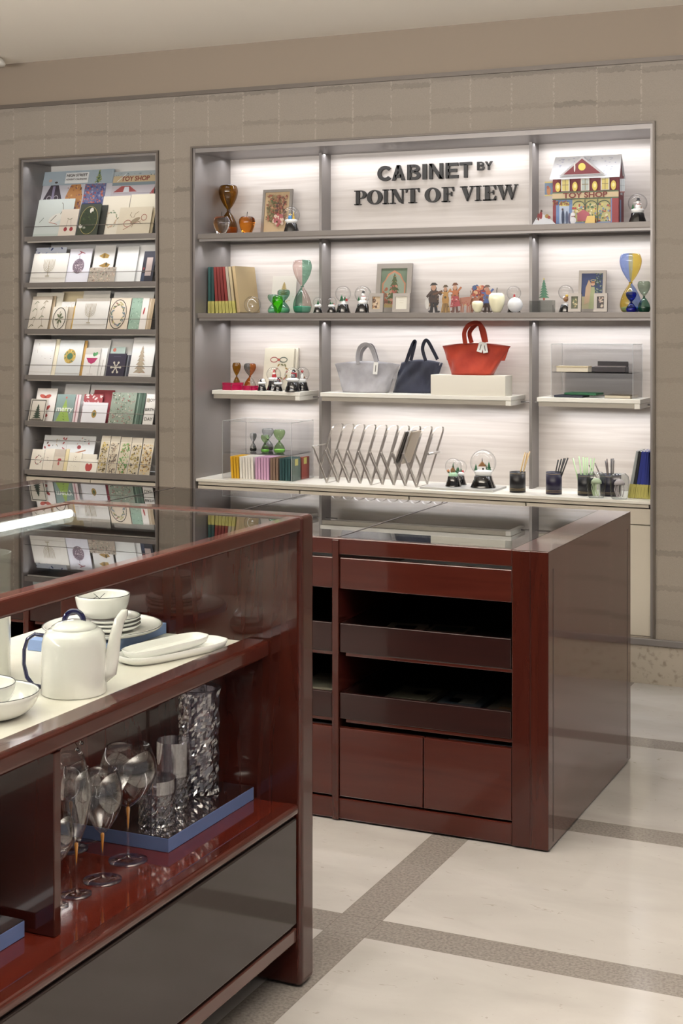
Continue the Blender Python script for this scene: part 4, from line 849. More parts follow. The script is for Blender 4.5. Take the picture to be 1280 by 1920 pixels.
sandm = lambda h: mat('sand_' + h.strip('#'), h, .8)
YO = 6.70
# --- top shelf
hourglass('large amber hourglass on the top shelf', 428, 6.76, S1, 347, 18.0, AMB, AMB, sandm('#c07a14'), lvl=.36)
def apple(label, u, Y, z, vtop, rpx, m, stem=True, name='glass_apple', cat='glass apple'):
    x = sh(u, Y); s = pxm((x, Y)); r = rpx * s; h = pz_at(vtop, u, Y) - z; o = thing(name, label, cat, (x, Y, z))
    pr = [(0, .0), (.42, 0), (.62, .12), (.88, .42), (1.0, .68), (.93, .88), (.70, .985), (.40, 1.0), (.15, .95), (0, .90)]
    B().lathe([(a * r, c * h) for a, c in pr], m, 32, cap=False).obj('body', o)
    if stem: B().tube([(0, 0, h * .88), (.0, 0, h * 1.12), (r * .05, 0, h * 1.26)], [.0012, .0016, .0022], mat('stem_brown', '#2c241c', .5), 6).obj('stem', o)
    return o
apple('clear glass apple in front of the large amber hourglass', 415, 6.66, S1, 406, 15.5, solid_glass('glass_clear', '#fbfbfb', 1.4), True)
apple('amber glass apple right of the large hourglass', 463, 6.69, S1, 406, 15.5, solid_glass('glass_amber', '#e08a28', 1.4), True)
def pic_frame(label, u0, u1, Y, z, vtop, ops, fw, col='#8c8680', mat_=None, lean=8, name='picture_frame', pic='#b8a98c'):
    xa, xb = sh(u0, Y), sh(u1, Y); w = xb - xa; h = (pz_at(vtop, (u0 + u1) / 2, Y + .02) - z) / math.cos(R(lean)); f = fw * w
    o = thing(name, label, 'picture frame', ((xa + xb) / 2, Y, z + .002), rot=(-R(lean), 0, 0)); fm = mat('pewter_frame', '#8c8680', .42, metal=.5)
    b = B(); t_ = .014
    for pl in ([(-w / 2, 0), (w / 2, 0), (w / 2 - f, f), (-w / 2 + f, f)], [(-w / 2, h), (w / 2, h), (w / 2 - f, h - f), (-w / 2 + f, h - f)], [(-w / 2, 0), (-w / 2 + f, f), (-w / 2 + f, h - f), (-w / 2, h)], [(w / 2, 0), (w / 2 - f, f), (w / 2 - f, h - f), (w / 2, h)]): b.prism(pl, -t_ / 2, t_ / 2, fm)
    b.obj('frame', o)
    b = B(); b.box(-w / 2 + f, w / 2 - f, -t_ / 2 + .004, -t_ / 2 + .006, f, h - f, pap(pic)); draw(b, ops, w - 2 * f, h - 2 * f, -t_ / 2 + .004, x0=-w / 2 + f, z0=f); b.obj('picture', o, norm=False)
    B().face([(-.012, t_ / 2, h * .6), (.012, t_ / 2, h * .6), (.012, .055, 0.012), (-.012, .055, .012)], mat('strut', '#3a342e', .8)).obj('strut', o)
    return o
pic_frame('grey frame with an old print of children at a tree, top shelf', 489, 544, 6.78, S1, 356, [ell(.42, .55, .34, .52, '#9a8454'), *blobs(60, [(260, .10, .62, .24, .92, .04, .7, ['#5c6a3c', '#6c6238', '#8a7a50', '#a0583c', '#b88c5c']), (150, .50, .92, .30, .90, .045, .7, ['#8a3c30', '#9a5c40', '#b88460', '#5c4034']), (40, .45, .8, .16, .42, .055, 1.3, ['#b05a5c', '#d8b8a0', '#a84844'])])], .085, pic='#c8a97c')
DB = BLACK
def globe(label, u, Y, z, vtop, rpx, hpx_base, kind, snow=.28):
    x = sh(u, Y); s = pxm((x, Y)); r = rpx * s; h = pz_at(vtop, u, Y) - z; hb = hpx_base * s
    o = thing('snow_globe', label, 'snow globe', (x, Y, z), TH)
    B().lathe([(0, 0), (r * .98, 0), (r * .98, hb * .05), (r * .90, hb * .16), (r * .91, hb * .20), (r * .84, hb * .34), (r * .845, hb * .38), (r * .74, hb * .62), (r * .68, hb * .96), (r * .62, hb), (0, hb)], DB, 32, cap=False).obj('base', o)
    zc = h - r; zs = zc - r * (1 - snow * 2) if False else zc - r + (hb - (zc - r)) + r * snow * .9
    B().ball((0, 0, zc), r, DOME, seg=32, n=20).obj('glass_dome', o)
    zf = max(hb + .001, zc - r * .93); zt = hb + r * .38
    rs = math.sqrt(max(0, r * r - (zt - zc) ** 2)) * .90
    B().lathe([(0, hb + .0005), (r * .60, hb + .0005), (rs * .92, (hb + zt) / 2), (rs, zt - .001), (rs * .7, zt + .002), (0, zt + .004)], mat('mint_snow', '#b8e0c0', .6) if kind == 'village' else SNOW, 24, cap=False).obj('snow', o)
    g = mat('tree_green', '#2f6a44', .7); wt = SNOW; rd = mat('figure_red', '#a8262c', .5); bk = mat('figure_black', '#1e1e22', .5); bl = mat('figure_blue', '#3f7ab0', .5); br = mat('figure_brown', '#8a6038', .6); yl = mat('figure_yellow', '#c8a848', .5); gy = mat('figure_grey', '#6a6c72', .6)
    def cone(b, cx, cz, w, hh, m, cy=0):
        for k in range(3): b.lathe([(0, 0), (w * (1 - .25 * k), 0), (0, hh * .5)], m, 10, (cx, cy, cz + hh * .25 * k), cap=False)
    b = B(); q = r * 1.16
    if kind == 'tree': cone(b, 0, zt, q * .34, q * .95, g); b.ball((q * .30, 0, zt + q * .12), q * .13, wt); nm = 'fir_tree'
    elif kind == 'trees': cone(b, -.15 * q, zt, q * .3, q * .7, g); cone(b, .2 * q, zt, q * .24, q * .55, g, .1 * q); b.box(.25 * q, .5 * q, -.1 * q, .1 * q, zt, zt + .25 * q, rd); nm = 'scene'
    elif kind == 'snowman':
        b.ball((.05 * q, 0, zt + q * .25), q * .27, wt); b.ball((.05 * q, 0, zt + q * .62), q * .19, wt); b.lathe([(0, 0), (q * .22, 0), (q * .22, q * .03), (q * .14, q * .04), (q * .13, q * .24), (0, q * .24)], bk, 14, (.05 * q, 0, zt + q * .77), cap=False)
        cone(b, -.42 * q, zt, q * .16, q * .5, g); b.box(.15 * q, .35 * q, -.1 * q, .05 * q, zt + .02 * q, zt + .22 * q, br); b.tube([(-.13 * q, -.19 * q, zt + q * .46), (.05 * q, -.22 * q, zt + .44 * q), (.23 * q, -.19 * q, zt + q * .46)], q * .035, rd, 6); nm = 'snowman'
    elif kind == 'blue': b.ball((-.12 * q, 0, zt + q * .2), q * .20, bl, sz=1.3); b.ball((-.12 * q, 0, zt + q * .52), q * .10, yl); cone(b, .22 * q, zt, q * .18, q * .85, yl); nm = 'figurine'
    elif kind == 'penguin': b.ball((.08 * q, 0, zt + q * .35), q * .28, gy, sz=1.5); b.ball((.10 * q, 0, zt + q * .80), q * .20, bk); b.tube([(-.15 * q, -.24 * q, zt + .62 * q), (.12 * q, -.30 * q, zt + .58 * q), (.36 * q, -.2 * q, zt + .60 * q), (.38 * q, -.22 * q, zt + .2 * q)], q * .08, rd, 8); nm = 'figurine'
    elif kind == 'santa': b.ball((.05 * q, 0, zt + q * .25), q * .27, rd, sz=1.2); b.ball((.05 * q, 0, zt + q * .62), q * .15, mat('skin', '#d8a888', .6)); b.lathe([(q * .17, 0), (q * .1, q * .2), (0, q * .4)], rd, 12, (.05 * q, 0, zt + q * .68), cap=False); b.ball((.05 * q, -.1 * q, zt + q * .5), q * .14, wt); nm = 'figurine'
    elif kind == 'black': b.ball((-.15 * q, 0, zt + q * .3), q * .24, bk, sz=1.3); b.ball((.2 * q, 0, zt + q * .4), q * .3, wt); nm = 'figurine'
    elif kind == 'heart': b.ball((0, 0, zt + q * .95), q * .16, rd); b.ball((0, 0, zt + q * .35), q * .2, wt, sz=1.5); b.ball((.25 * q, 0, zt + q * .25), q * .12, br); nm = 'figurine'
    elif kind == 'ochre': b.ball((0, 0, zt + q * .3), q * .3, br, sz=1.1); b.ball((.1 * q, 0, zt + q * .65), q * .18, yl); b.ball((-.2 * q, 0, zt + q * .5), q * .14, wt); nm = 'figurine'
    elif kind == 'house' or kind == 'village':
        w_ = .22 * q; b.box(-.28 * q, -.28 * q + 2 * w_, -.15 * q, .15 * q, zt, zt + .3 * q, wt if kind == 'house' else br); b.prism([(-.33 * q, zt + .28 * q), (.21 * q, zt + .28 * q), (-.06 * q, zt + .62 * q)], -.18 * q, .18 * q, br); b.lathe([(.05 * q, 0), (0, .3 * q)], bk, 6, (-.06 * q, 0, zt + .58 * q), cap=False)
        cone(b, .38 * q, zt, q * .18, q * .6, g); cone(b, -.48 * q, zt, q * .14, q * .45, g); cone(b, .2 * q, zt, q * .14, q * .45, g, .25 * q); b.box(-.08 * q, .04 * q, -.155 * q, -.15 * q, zt, zt + .18 * q, bk); nm = 'scene'
        if kind == 'village': b.ball((-.52 * q, 0, zt + q * .2), q * .16, mat('figure_orange', '#b8723c', .6)); cone(b, .0, zt + .2 * q, q * .2, q * .85, g, .2 * q)
    else: b.ball((0, 0, zt + q * .3), q * .25, rd); nm = 'figurine'
    b.obj(nm, o); return o
globe('snow globe with a blue figure and gold tree, in front of the children print', 546, 6.68, S1, 387, 16.2, 19, 'blue')
globe('snow globe with a snowman and small fir, right end of the top shelf', 1195, 6.66, S1, 363, 18.0, 20, 'snowman')

# --- toy shop house made of card
def toyshop():
    Y = 6.66; xa, xb = sh(1036, Y), sh(1160, Y); w = xb - xa; o = thing('toy_shop_house', 'standing card model of a red TOY SHOP with snowy roof', 'paper house', ((xa + xb) / 2, Y, S1))
    s = pxm((xa, Y)); zt = pz_at(330, 1100, Y) - S1; D = .085; A = zt / w; red = '#7e2c34'
    b = B(); b.box(-w / 2, w / 2, 0, D, 0, zt, pap(red)); W1 = pap(red)
    ops = [rect(0, .07, 0, 1, '#963840'), rect(.05, .30, 0, .53, '#6f8fc0'), rect(.10, .25, .02, .48, '#b9c8e0'), rect(.10, .25, .40, .48, '#d8c860'), rect(.30, .88, .06, .53, '#c8bf7c'), *blobs(70, [(150, .31, .87, .05, .42, .016, 1, ['#b8453c', '#e0cc6a', '#5f7f58', '#c08a4a', '#7f94b0', '#e8dcb0'])]), rect(.30, .88, 0, .06, '#7f98c0'),
           *[rng(.40 + .19 * k, .40, .09, .07, .012, '#4a5a48', 12, 0, 180) for k in range(3)], line([(.495, .05), (.495, .52)], .012, '#4a5a48'), line([(.685, .05), (.685, .52)], .012, '#4a5a48'),
           ell(.16, .17, .022, .11, '#33405c'), ell(.22, .16, .02, .10, '#4c5878'), ell(.155, .33, .014, .017, '#5c4034'), ell(.26, .15, .018, .08, '#6a6480'), ell(.30, .14, .03, .09, '#d8d8dc'), poly([(.38, .08), (.56, .08), (.56, .24), (.47, .32), (.38, .24)], '#c0606c'),
           rect(.88, 1, 0, .55, '#a03c40'), rect(.885, .9, 0, .55, '#6f8fc0'), rect(0, 1, .53, .56, '#5c6a4c'), rect(0, 1, .555, .66, '#cdb489'), ("TOY SHOP", .50, .607, .110, '#7a2c24', .03, 1.25), rect(.0, 1, .66, .69, '#5f6f50'), *blobs(77, [(40, 0, .26, .42, .5, .01, 1, ['#a8743c', '#8a4034'])]),
           *[f for cx in (.20, .50, .80) for f in (rect(cx - .065, cx + .065, .70, .95, '#cfcabc'), rect(cx - .05, cx + .05, .71, .93, '#cdb95c' if cx != .5 else '#a9b2ac'), line([(cx, .71), (cx, .94)], .01, '#8a7a50'), line([(cx - .05, .83), (cx + .05, .83)], .01, '#8a7a50'))],
           *[f for cx in (.085, .345, .645, .925) for f in (ell(cx, .79, .04, .07, '#d8bc3c'), ell(cx, .80, .02, .03, '#e8dc90'))], rect(0, 1, .97, 1, '#6f6a68')]
    draw(b, ops, w, zt, 0); b.obj('shop_front', o, norm=False)
    zr = pz_at(292, 1100, Y + .04) - S1; b = B(); x0, x1 = -w / 2 - .012, w / 2 + .006; wm = pap('#e9eaf0')
    y_e = -.012; ze = zt - .008; ym = D / 2
    for q_ in (((x0 - .0, y_e, ze), (x1, y_e, ze), (x1 - .004, ym, zr), (x0 + .012, ym, zr)), ((x1, D + .012, ze), (x0, D + .012, ze), (x0 + .012, ym, zr), (x1 - .004, ym, zr))):
        b.face(list(q_), wm); b.face([(p[0], p[1], p[2] - .003) for p in q_][::-1], wm)
        for k in range(4): p, q2 = q_[k], q_[(k + 1) % 4]; b.face([p, (p[0], p[1], p[2] - .003), (q2[0], q2[1], q2[2] - .003), q2], wm)
    rn = random.Random(4)
    for _ in range(60):
        fx, ft = rn.uniform(.05, .95), rn.uniform(.1, .9); xx = x0 + (x1 - x0) * fx; yy = y_e + (ym - y_e) * ft; zz = ze + (zr - ze) * ft; ss = rn.uniform(.004, .010)
        b.face([(xx - ss, yy - .0006, zz + .0008), (xx, yy - .003 * .4, zz - .002), (xx + ss, yy - .0006, zz + .0012), (xx, yy + .001, zz + .003)], pap(rn.choice(['#c2c4de', '#d0d2e4', '#b8bcd8'])))
    b.obj('roof', o)
    b = B(); b.prism([(w / 2 - .001, 0), (w / 2 + .001, 0), (w / 2 + .001, zt), (w / 2 - .001, zt)], 0, D, pap('#8a3c44'))
    b.face([(w / 2 + .0015, .012, 0), (w / 2 + .0015, .035, 0), (w / 2 + .0015, .035, zt * .5), (w / 2 + .0015, .012, zt * .5)], pap('#7f98c0')); b.face([(w / 2 - .004, 0, zt), (w / 2 - .004, D, zt), (w / 2 - .004, D / 2, zr - .004)], pap('#8a3c44'))
    b.face([(w / 2 + .0015, .02, zt * .6), (w / 2 + .0015, .06, zt * .6), (w / 2 + .0015, .06, zt * .85), (w / 2 + .0015, .02, zt * .85)], pap('#c8ccd0')); b.obj('side_wall', o, norm=False)
    gx = -w * .04; gw = w * .56 / 2 + .02; gz = zr - .008; b = B(); b.prism([(gx - gw, zt + .004), (gx + gw, zt + .004), (gx, gz)], -.016, -.010, pap('#b8b4b4')); b.prism([(gx - gw * .82, zt + .009), (gx + gw * .82, zt + .009), (gx, gz - .010)], -.0168, -.0162, pap(red))
    draw(b, [ell(.5, .42, .10, .10, '#e0c840'), ell(.30, .40, .02, .12, '#d8d4cc')], gw * 1.6, gz - zt, -.0172, x0=gx - gw * .8, z0=zt + .004); b.obj('gable', o, norm=False)
    b = B(); b.box(-w / 2 - .040, -w / 2 - .002, .004, .006, zt * .62, zt * .92, pap('#6a7f98')); draw(b, [rect(0, 1, 0, .1, '#c8b46a'), rect(0, 1, .9, 1, '#c8b46a'), ell(.5, .35, .25, .5, '#b87840'), ell(.4, .6, .15, .2, '#a05038')], .038, zt * .3, .004, x0=-w / 2 - .040, z0=zt * .62); b.obj('hanging_sign', o, norm=False)
    b = B(); b.box(w / 2 + .002, w / 2 + .024, .010, .012, zt * .64, zt * .92, pap('#b4bac0')); draw(b, [line([(.33, 0), (.33, 1)], .05, '#5c6468'), line([(.66, 0), (.66, 1)], .05, '#5c6468'), line([(0, .5), (1, .5)], .05, '#5c6468'), rect(0, 1, 0, .08, '#8a4a44')], .022, zt * .28, .010, x0=w / 2 + .002, z0=zt * .64); b.obj('side_bay', o, norm=False)
    return o
toyshop()
def cutout(label, u0, u1, Y, z, vtop, shapes, name='paper_figure', cat='paper figure', t_=.0015, stand=True):
    xa, xb = sh(u0, Y), sh(u1, Y); w = xb - xa; h = pz_at(vtop, (u0 + u1) / 2, Y) - z; b = B(); A = h / w; k = 0
    for op in shapes:
        for pl, c in op(A):
            k += 1; b.prism([(x * w - w / 2, max(0, y * w)) for x, y in pl], -t_ / 2 - k * .00006, t_ / 2, pap(c))
    if stand: b.box(-w * .12, w * .12, 0, .025, 0, .0015, pap('#d8d0c0'))
    return tag(b.obj(name, None, ((xa + xb) / 2, Y, z)), label, cat)
mound = [poly([(0, 0), (1, 0), (.86, .22), (.62, .56), (.40, .72), (.2, .45), (.06, .12)], '#dfe3ea')]
cutout('white paper snow hill with sledging figures, left of the toy shop', 996, 1043, 6.60, S1, 392, mound + [ell(.28, .52, .05, .14, '#8a3034'), ell(.38, .62, .06, .15, '#9a2c34'), ell(.40, .88, .04, .05, '#5a3428'), ell(.62, .55, .08, .08, '#b08a3c'), ell(.70, .48, .06, .06, '#a84838'), line([(.2, .35), (.3, .5)], .03, '#6a5a50')], 'paper_snow_hill', 'paper scene')
cutout('white paper snowman standing in front of the toy shop', 1068, 1080, 6.60, S1, 393, [ell(.5, .28, .48, .5, '#e4e4ea'), ell(.5, .66, .34, .34, '#eeeef0'), ell(.5, .55, .30, .06, '#9a4a50'), ell(.5, .9, .2, .12, '#c8ccd8')], 'paper_snowman')
t = thing('paper_sign_tent', 'small folded yellow card tent in front of the toy shop', 'paper sign', (sh(1106, 6.60), 6.60, S1))
B().prism([(-.026, 0), (.022, 0), (.018, .040), (-.018, .040)], -.001, .001, pap('#d8b458')).move(Matrix.Rotation(R(-22), 4, 'X')).obj('front_leaf', t); B().prism([(-.026, 0), (.022, 0), (.018, .040), (-.018, .040)], -.001, .001, pap('#a85a3c')).move(Matrix.Translation((0, .032, 0)) @ Matrix.Rotation(R(22), 4, 'X')).obj('back_leaf', t)

# --- books
def book(label, x, y, z, w, d, h, col, band='#c2b94e', tilt=0.0, name='notebook', rz=0.0, pages='#e8e2d2', cat='notebook', bh=.26):
    o = thing(name, label, cat, (x, y, z), rot=(0, tilt, rz)); c = .0016; cm = mat('cloth_' + col.strip('#'), col, .7)
    b = B(); b.box(-w / 2, -w / 2 + c, 0, d, 0, h, cm); b.box(w / 2 - c, w / 2, 0, d, 0, h, cm); b.box(-w / 2, w / 2, -.001, c, 0, h, cm, .0004); b.obj('cover', o)
    B().box(-w / 2 + c, w / 2 - c, c, d - .003, .002, h - .002, pap(pages)).obj('pages', o)
    if band:
        b = B(); b.box(-w / 2 - .0004, w / 2 + .0004, -.0016, d * .95, 0.0005, h * bh, pap(band)); draw(b, [line([(.5, .12), (.5, .8)], .12, '#8a8434'), line([(.75, .3), (.75, .7)], .06, '#a49c3c')], w, h * bh, -.0016, z0=0); b.obj('paper_band', o, norm=False)
    return o
Yb = 6.62
bz = pz_at(586, 400, Yb); htop = pz_at(500, 400, Yb) - S2
specs = [(392.5, '#1f4a48', 'dark teal', .0), (399.0, '#1c3d3c', 'deep green', -.5), (407, '#742420', 'first red', -3.5), (413.5, '#6e221e', 'second red', -4), (420, '#6a201c', 'third red', -5), (426.5, '#782622', 'fourth red', -5.5), (433, '#9a9080', 'grey beige', -6.5), (439.5, '#a89878', 'narrow tan', -7)]
for k, (u, c, n_, a) in enumerate(specs):
    w = .0146; book('%s notebook with yellow paper band, middle shelf' % n_, sh(u, Yb), Yb, S2 + abs(math.sin(R(a))) * w / 2, w, .145, htop / math.cos(R(a)) * .99, c, tilt=R(a))
book('large tan cloth notebook leaning, last of the row, showing its cover', sh(447.5, Yb), Yb, S2 + .003, .016, .215, htop * 1.0, '#a8926c', band=None, tilt=R(-7.5))
# --- glass on the middle shelf
def ball_glass(label, u, Y, z, r_px, m, name='glass_ball', cat='glass ball', core=None):
    x = sh(u, Y); r = r_px * pxm((x, Y)); o = thing(name, label, cat, (x, Y, z)); B().ball((0, 0, r), r, m, seg=32, n=20).obj('glass', o)
    if core: b = B(); core(b, r); b.obj('core', o)
    return o
def swirl(b, r):
    b.tube([(r * .6 * math.cos(a), -.1 * r, r + r * .6 * math.sin(a)) for a in [R(k) for k in range(20, 260, 15)]], r * .02, mat('white_thread', '#f4f4f2', .4), 5); b.ball((0, 0, r * .8), r * .1, mat('white_thread'))
ball_glass('clear glass ball in front of the tan notebook', 473, 6.66, S2, 16.0, DOME, core=swirl)
hourglass('small teal glass hourglass left of the green apple', 511, 6.70, S2, 552, 9.5, GRN, GRN, sandm('#a8d8c0'), lvl=.4)
hourglass('teal glass hourglass right of the green apple', 532, 6.72, S2, 543, 11.5, GRN, DGR, sandm('#b4dcc8'), lvl=.4)
apple('bright lime green glass apple between two teal hourglasses', 520.5, 6.64, S2, 554, 10.5, TG('lime', '#8ae838', '#2fae0c'), True)
def standcard(label, u0, u1, Y, z, vtop, col, ops, name='greeting_card', th=.004, lean=9):
    xa, xb = sh(u0, Y), sh(u1, Y); w = xb - xa; h = (pz_at(vtop, (u0 + u1) / 2, Y + .02) - z); b = B(); b.box(-w / 2, w / 2, -th / 2, th / 2, 0, h, pap(col)); draw(b, ops, w, h, -th / 2)
    return tag(b.obj(name, None, ((xa + xb) / 2, Y, z + .001), (-R(lean), 0, 0), norm=False), label, 'card')
standcard('white card with a golden fir tree behind the teal hourglasses', 507, 552, 6.80, S2, 517, '#e6e2d8', [tree(.5, .48, .42, .36, '#b89f5c', 4, ('#d8c890',)), line([(.3, .1), (.7, .1)], .02, '#b8a878'), *blobs(81, [(8, .5, .9, .2, .5, .03, .5, ['#c8b470'])])])
hourglass('tall half teal and half rose hourglass on the middle shelf', 566.5, 6.70, S2, 487, 18.0, PNK, GRN, sandm('#5fae94'), ml2=GRN, mr2=PNK, lvl=.26)
globe('small snow globe with a fir tree, leftmost of two small ones', 596, 6.64, S2, 557, 9.5, 11, 'tree')
globe('small snow globe with a fir tree, second from the left', 621.5, 6.64, S2, 557, 9.5, 11, 'trees')
globe('large snow globe with green trees and a red cabin', 643, 6.72, S2, 536, 14.8, 16.5, 'trees')
globe('large snow globe with a black hatted snowman, left of the frames', 680, 6.69, S2, 536, 15.6, 17, 'snowman')
pic_frame('large pewter frame with a decorated tree print', 703, 769, 6.80, S2, 495, [rect(0, 1, 0, 1, '#6f8268'), poly([(.05, 0), (.95, 0), (.95, .62), (.85, .70), (.74, .86), (.5, .95), (.26, .86), (.15, .70), (.05, .62)], '#c9825a'), poly([(.10, .1), (.9, .1), (.9, .60), (.7, .82), (.5, .90), (.3, .82), (.1, .60)], '#93a088'), tree(.52, .10, .62, .78, '#566438', 6, ('#c8603c', '#d8c074', '#a8483c')), *blobs(83, [(20, .05, .3, .1, .5, .05, 1.2, ['#b0603c', '#8a5a40', '#d0a070']), (14, .4, .62, .1, .6, .05, 1.4, ['#c08a6a', '#b05c48'])]), rect(0, 1, 0, .08, '#b09a58')], .13)
pic_frame('small pewter frame with a cat like portrait, left foreground', 692, 718, 6.66, S2, 551, [*blobs(85, [(30, .1, .9, .1, .9, .14, .8, ['#a8794a', '#5c4030', '#d8c0a0', '#c8a47c'])])], .22, pic='#c8ae88', lean=6)
pic_frame('small pewter frame with a plain cream slip, right foreground', 736, 768, 6.66, S2, 551, [line([(.3, .7), (.7, .7)], .02, '#b8b09c'), line([(.35, .5), (.65, .5)], .02, '#b8b09c')], .17, pic='#dcd6c4', lean=6)
# --- paper figures
def tex(cols, pose):
    c1, c2, c3, c4 = cols
    return [line([(.30, 0), (.20, .06)], .12, c3), line([(.72, 0), (.84, .05)], .12, c3), ell(.5, .46, .30, .46, c1), speck(int(c1[1:4], 16), 34, [c1, c2, c3, '#c8a880', '#8a6a4c'], .24, .76, .20, .66, .06, .8), ell(.5, .80, .16, .20, c2)]
def fig(cols, pose=0):
    c1, c2, c3, c4 = cols
    return [*tex(cols, pose), line([(.36, 0), (.42, .40)], .16, c3), line([(.66, 0), (.56, .40)], .16, c3), poly([(.28, .34), (.74, .34), (.70, .74), (.36, .76)], c1), ell(.5, .84, .14, .17, c4), poly([(.28, .90), (.74, .92), (.6, 1.0), (.42, 1.0)], c2), line([(.36, .70), (.1, .52 + pose * .2)], .12, c1), line([(.68, .70), (.95, .60 + pose * .25)], .12, c1), ell(.5, .55, .10, .10, c2)]
cutout('paper figure of a musician with dark coat and fiddle, leftmost', 797, 829, 6.66, S2, 530, fig(('#4c3c34', '#3a3430', '#2f2c2c', '#b88a6c'), 0) + [line([(.45, .6), (1.0, .72)], .10, '#6a4a34'), ell(.12, .3, .12, .3, '#c9c4bc')])
cutout('paper figure in ochre dress with raised arm, second from the left', 824, 846, 6.67, S2, 534, [poly([(.1, 0), (.9, 0), (.7, .55), (.3, .55)], '#b08a4a')] + fig(('#b8873c', '#5c4a30', '#8a6a3c', '#c09070'), 1))
cutout('paper figure of a girl in a red skirt, beside the ochre dress', 840, 866, 6.66, S2, 530, fig(('#b86a38', '#7a4a30', '#6a4438', '#c89878'), 1) + [poly([(.15, .18), (.9, .22), (.72, .55), (.30, .55)], '#b0444a'), *blobs(91, [(20, .2, .8, .2, .5, .05, .7, ['#d8b0a0', '#8a3a34'])])])
def deer(c): return [poly([(.10, .38), (.74, .38), (.84, .66), (.70, .72), (.12, .68)], c), *[line([(x, 0), (x + .03, .46)], .09, c) for x in (.2, .32, .58, .70)], poly([(.70, .5), (.80, .5), (.92, .78), (.82, .86), (.74, .7)], c), line([(.85, .82), (.78, 1.0)], .03, '#6a4a34'), line([(.88, .82), (.96, 1.0)], .03, '#6a4a34'), *blobs(95, [(16, .2, .75, .3, .5, .03, 1, ['#a83c38', '#d8b070'])])]
cutout('paper figure of a brown deer with red harness', 858, 888, 6.67, S2, 545, deer('#b0745c'))
cutout('paper figure of a second deer nearer the sleigh', 878, 902, 6.69, S2, 547, deer('#a86a48'))
cutout('paper figure of a sleigh heaped with red toys', 884, 916, 6.71, S2, 534, [poly([(.05, .15), (.95, .2), (.9, .5), (.1, .45)], '#7a4a38'), *blobs(97, [(150, .08, .95, .3, .95, .10, .8, ['#b8503c', '#c87850', '#a03438', '#d8b080', '#4a5f8a'])]), line([(0, .08), (1, .05)], .05, '#6a4a34')])
cutout('paper figure of a person in blue walking beside the sleigh', 900, 926, 6.68, S2, 534, fig(('#4a5f9a', '#6a5448', '#4c3c34', '#b08068'), 1) + [ell(.6, .72, .2, .16, '#b86a40')])
IVR = mat('ivory_glass', '#e8e4c4', .12, coat=1, sss=.0)
apple('small ivory glass apple in front of the sleigh', 895, 6.61, S2, 564, 11.2, IVR, False)
apple('large ivory glass apple with dark stem', 931, 6.63, S2, 549, 16.0, IVR, True)
globe('snow globe with a red and white figure behind the frosted ball', 963, 6.75, S2, 536, 13.5, 14, 'santa')
ball_glass('white frosted glass ball with a grey centre', 965.5, 6.63, S2, 14.2, mat('frosted_white', '#e6e8ea', .3, trans=.25), core=lambda b, r: b.ball((0, -r * .93, r), r * .22, mat('grey_core', '#a8aaac', .5), sy=.2))
# acrylic blocks, tree card, rest of the right bay
def ablock(label, u0, u1, Y, z, vtop, dy):
    xa, xb = sh(u0, Y), sh(u1, Y); h = pz_at(vtop, u0, Y) - z
    t = thing('acrylic_block', label, 'acrylic block', ((xa + xb) / 2, Y, z)); w = (xb - xa) / 2
    B().box(-w, w, 0, dy, 0, h, thin_glass('block_glass', '#dcdedc', '#b8bcba', f0=.04), .001).obj('block', t); return t
ablock('smaller clear acrylic block left of the paper tree', 992, 1008, 6.66, S2, 564, .04)
ablock('larger clear acrylic block holding the paper tree', 1009, 1035, 6.66, S2, 563, .05)
zt_ = pz_at(563, 1020, 6.66)
cutout('paper fir tree standing on the acrylic block', 1008, 1031, 6.675, zt_ + .0008, 521, [rect(.2, .8, 0, .04, '#d8d8d0'), rect(.42, .58, 0, .12, '#a84838'), tree(.5, .10, .86, .84, '#3f7a5c', 7, ('#d8b050', '#c8584c')), ell(.5, .95, .05, .06, '#d8c040')], 'paper_tree', 'paper tree', stand=False)
globe('snow globe with an ochre figure behind the angel frames', 1060.5, 6.74, S2, 534, 14.2, 15, 'ochre')
pic_frame('pewter frame with an angel print on deep blue', 1083, 1134, 6.79, S2, 508, [rect(0, 1, 0, 1, '#3a4a7a'), rect(0, 1, 0, .35, '#b8ae84'), *blobs(101, [(70, .64, 1, .4, 1, .05, .6, ['#3f5a4c', '#2f4a40', '#8a9a8c'])]), poly([(.15, .12), (.42, .2), (.46, .7), (.34, .82), (.2, .6)], '#c8a884'), poly([(.36, .0), (.72, .0), (.62, .62), (.46, .62)], '#a8b07c'), ell(.54, .70, .09, .09, '#d8a888'), ell(.54, .75, .10, .05, '#a8683c'), rng(.54, .80, .12, .05, .02, '#d8c878', 14)], .11)
pic_frame('small pewter frame, left of the angel frame pair', 1065, 1089, 6.66, S2, 551, [*blobs(103, [(26, .2, .8, .1, .9, .12, .9, ['#a89a6a', '#8a7a50', '#c8b88a', '#6a7a50'])])], .24, pic='#5c6048', lean=6)
pic_frame('small pewter frame, right of the angel frame pair', 1113, 1138, 6.66, S2, 551, [*blobs(105, [(20, .2, .8, .1, .9, .12, 1.3, ['#b89a90', '#5c4a40', '#c8b8a0'])])], .24, pic='#4a4444', lean=6)
hourglass('large blue and yellow hourglass at the right end', 1182, 6.70, S2, 475, 20.5, BLU, YLW, sandm('#7aa0c8'), ml2=YLW, mr2=BLU, lvl=.2)
hourglass('small deep blue hourglass in front of the blue and yellow one', 1183, 6.62, S2, 547, 10.0, DBL, DBL, sandm('#2038a0'), lvl=.35)
hourglass('sage green hourglass at the far right end', 1207, 6.66, S2, 527, 12.0, SAG, SAG, sandm('#1f5a44'), lvl=.35, mr2=DGR, ml2=DGR)

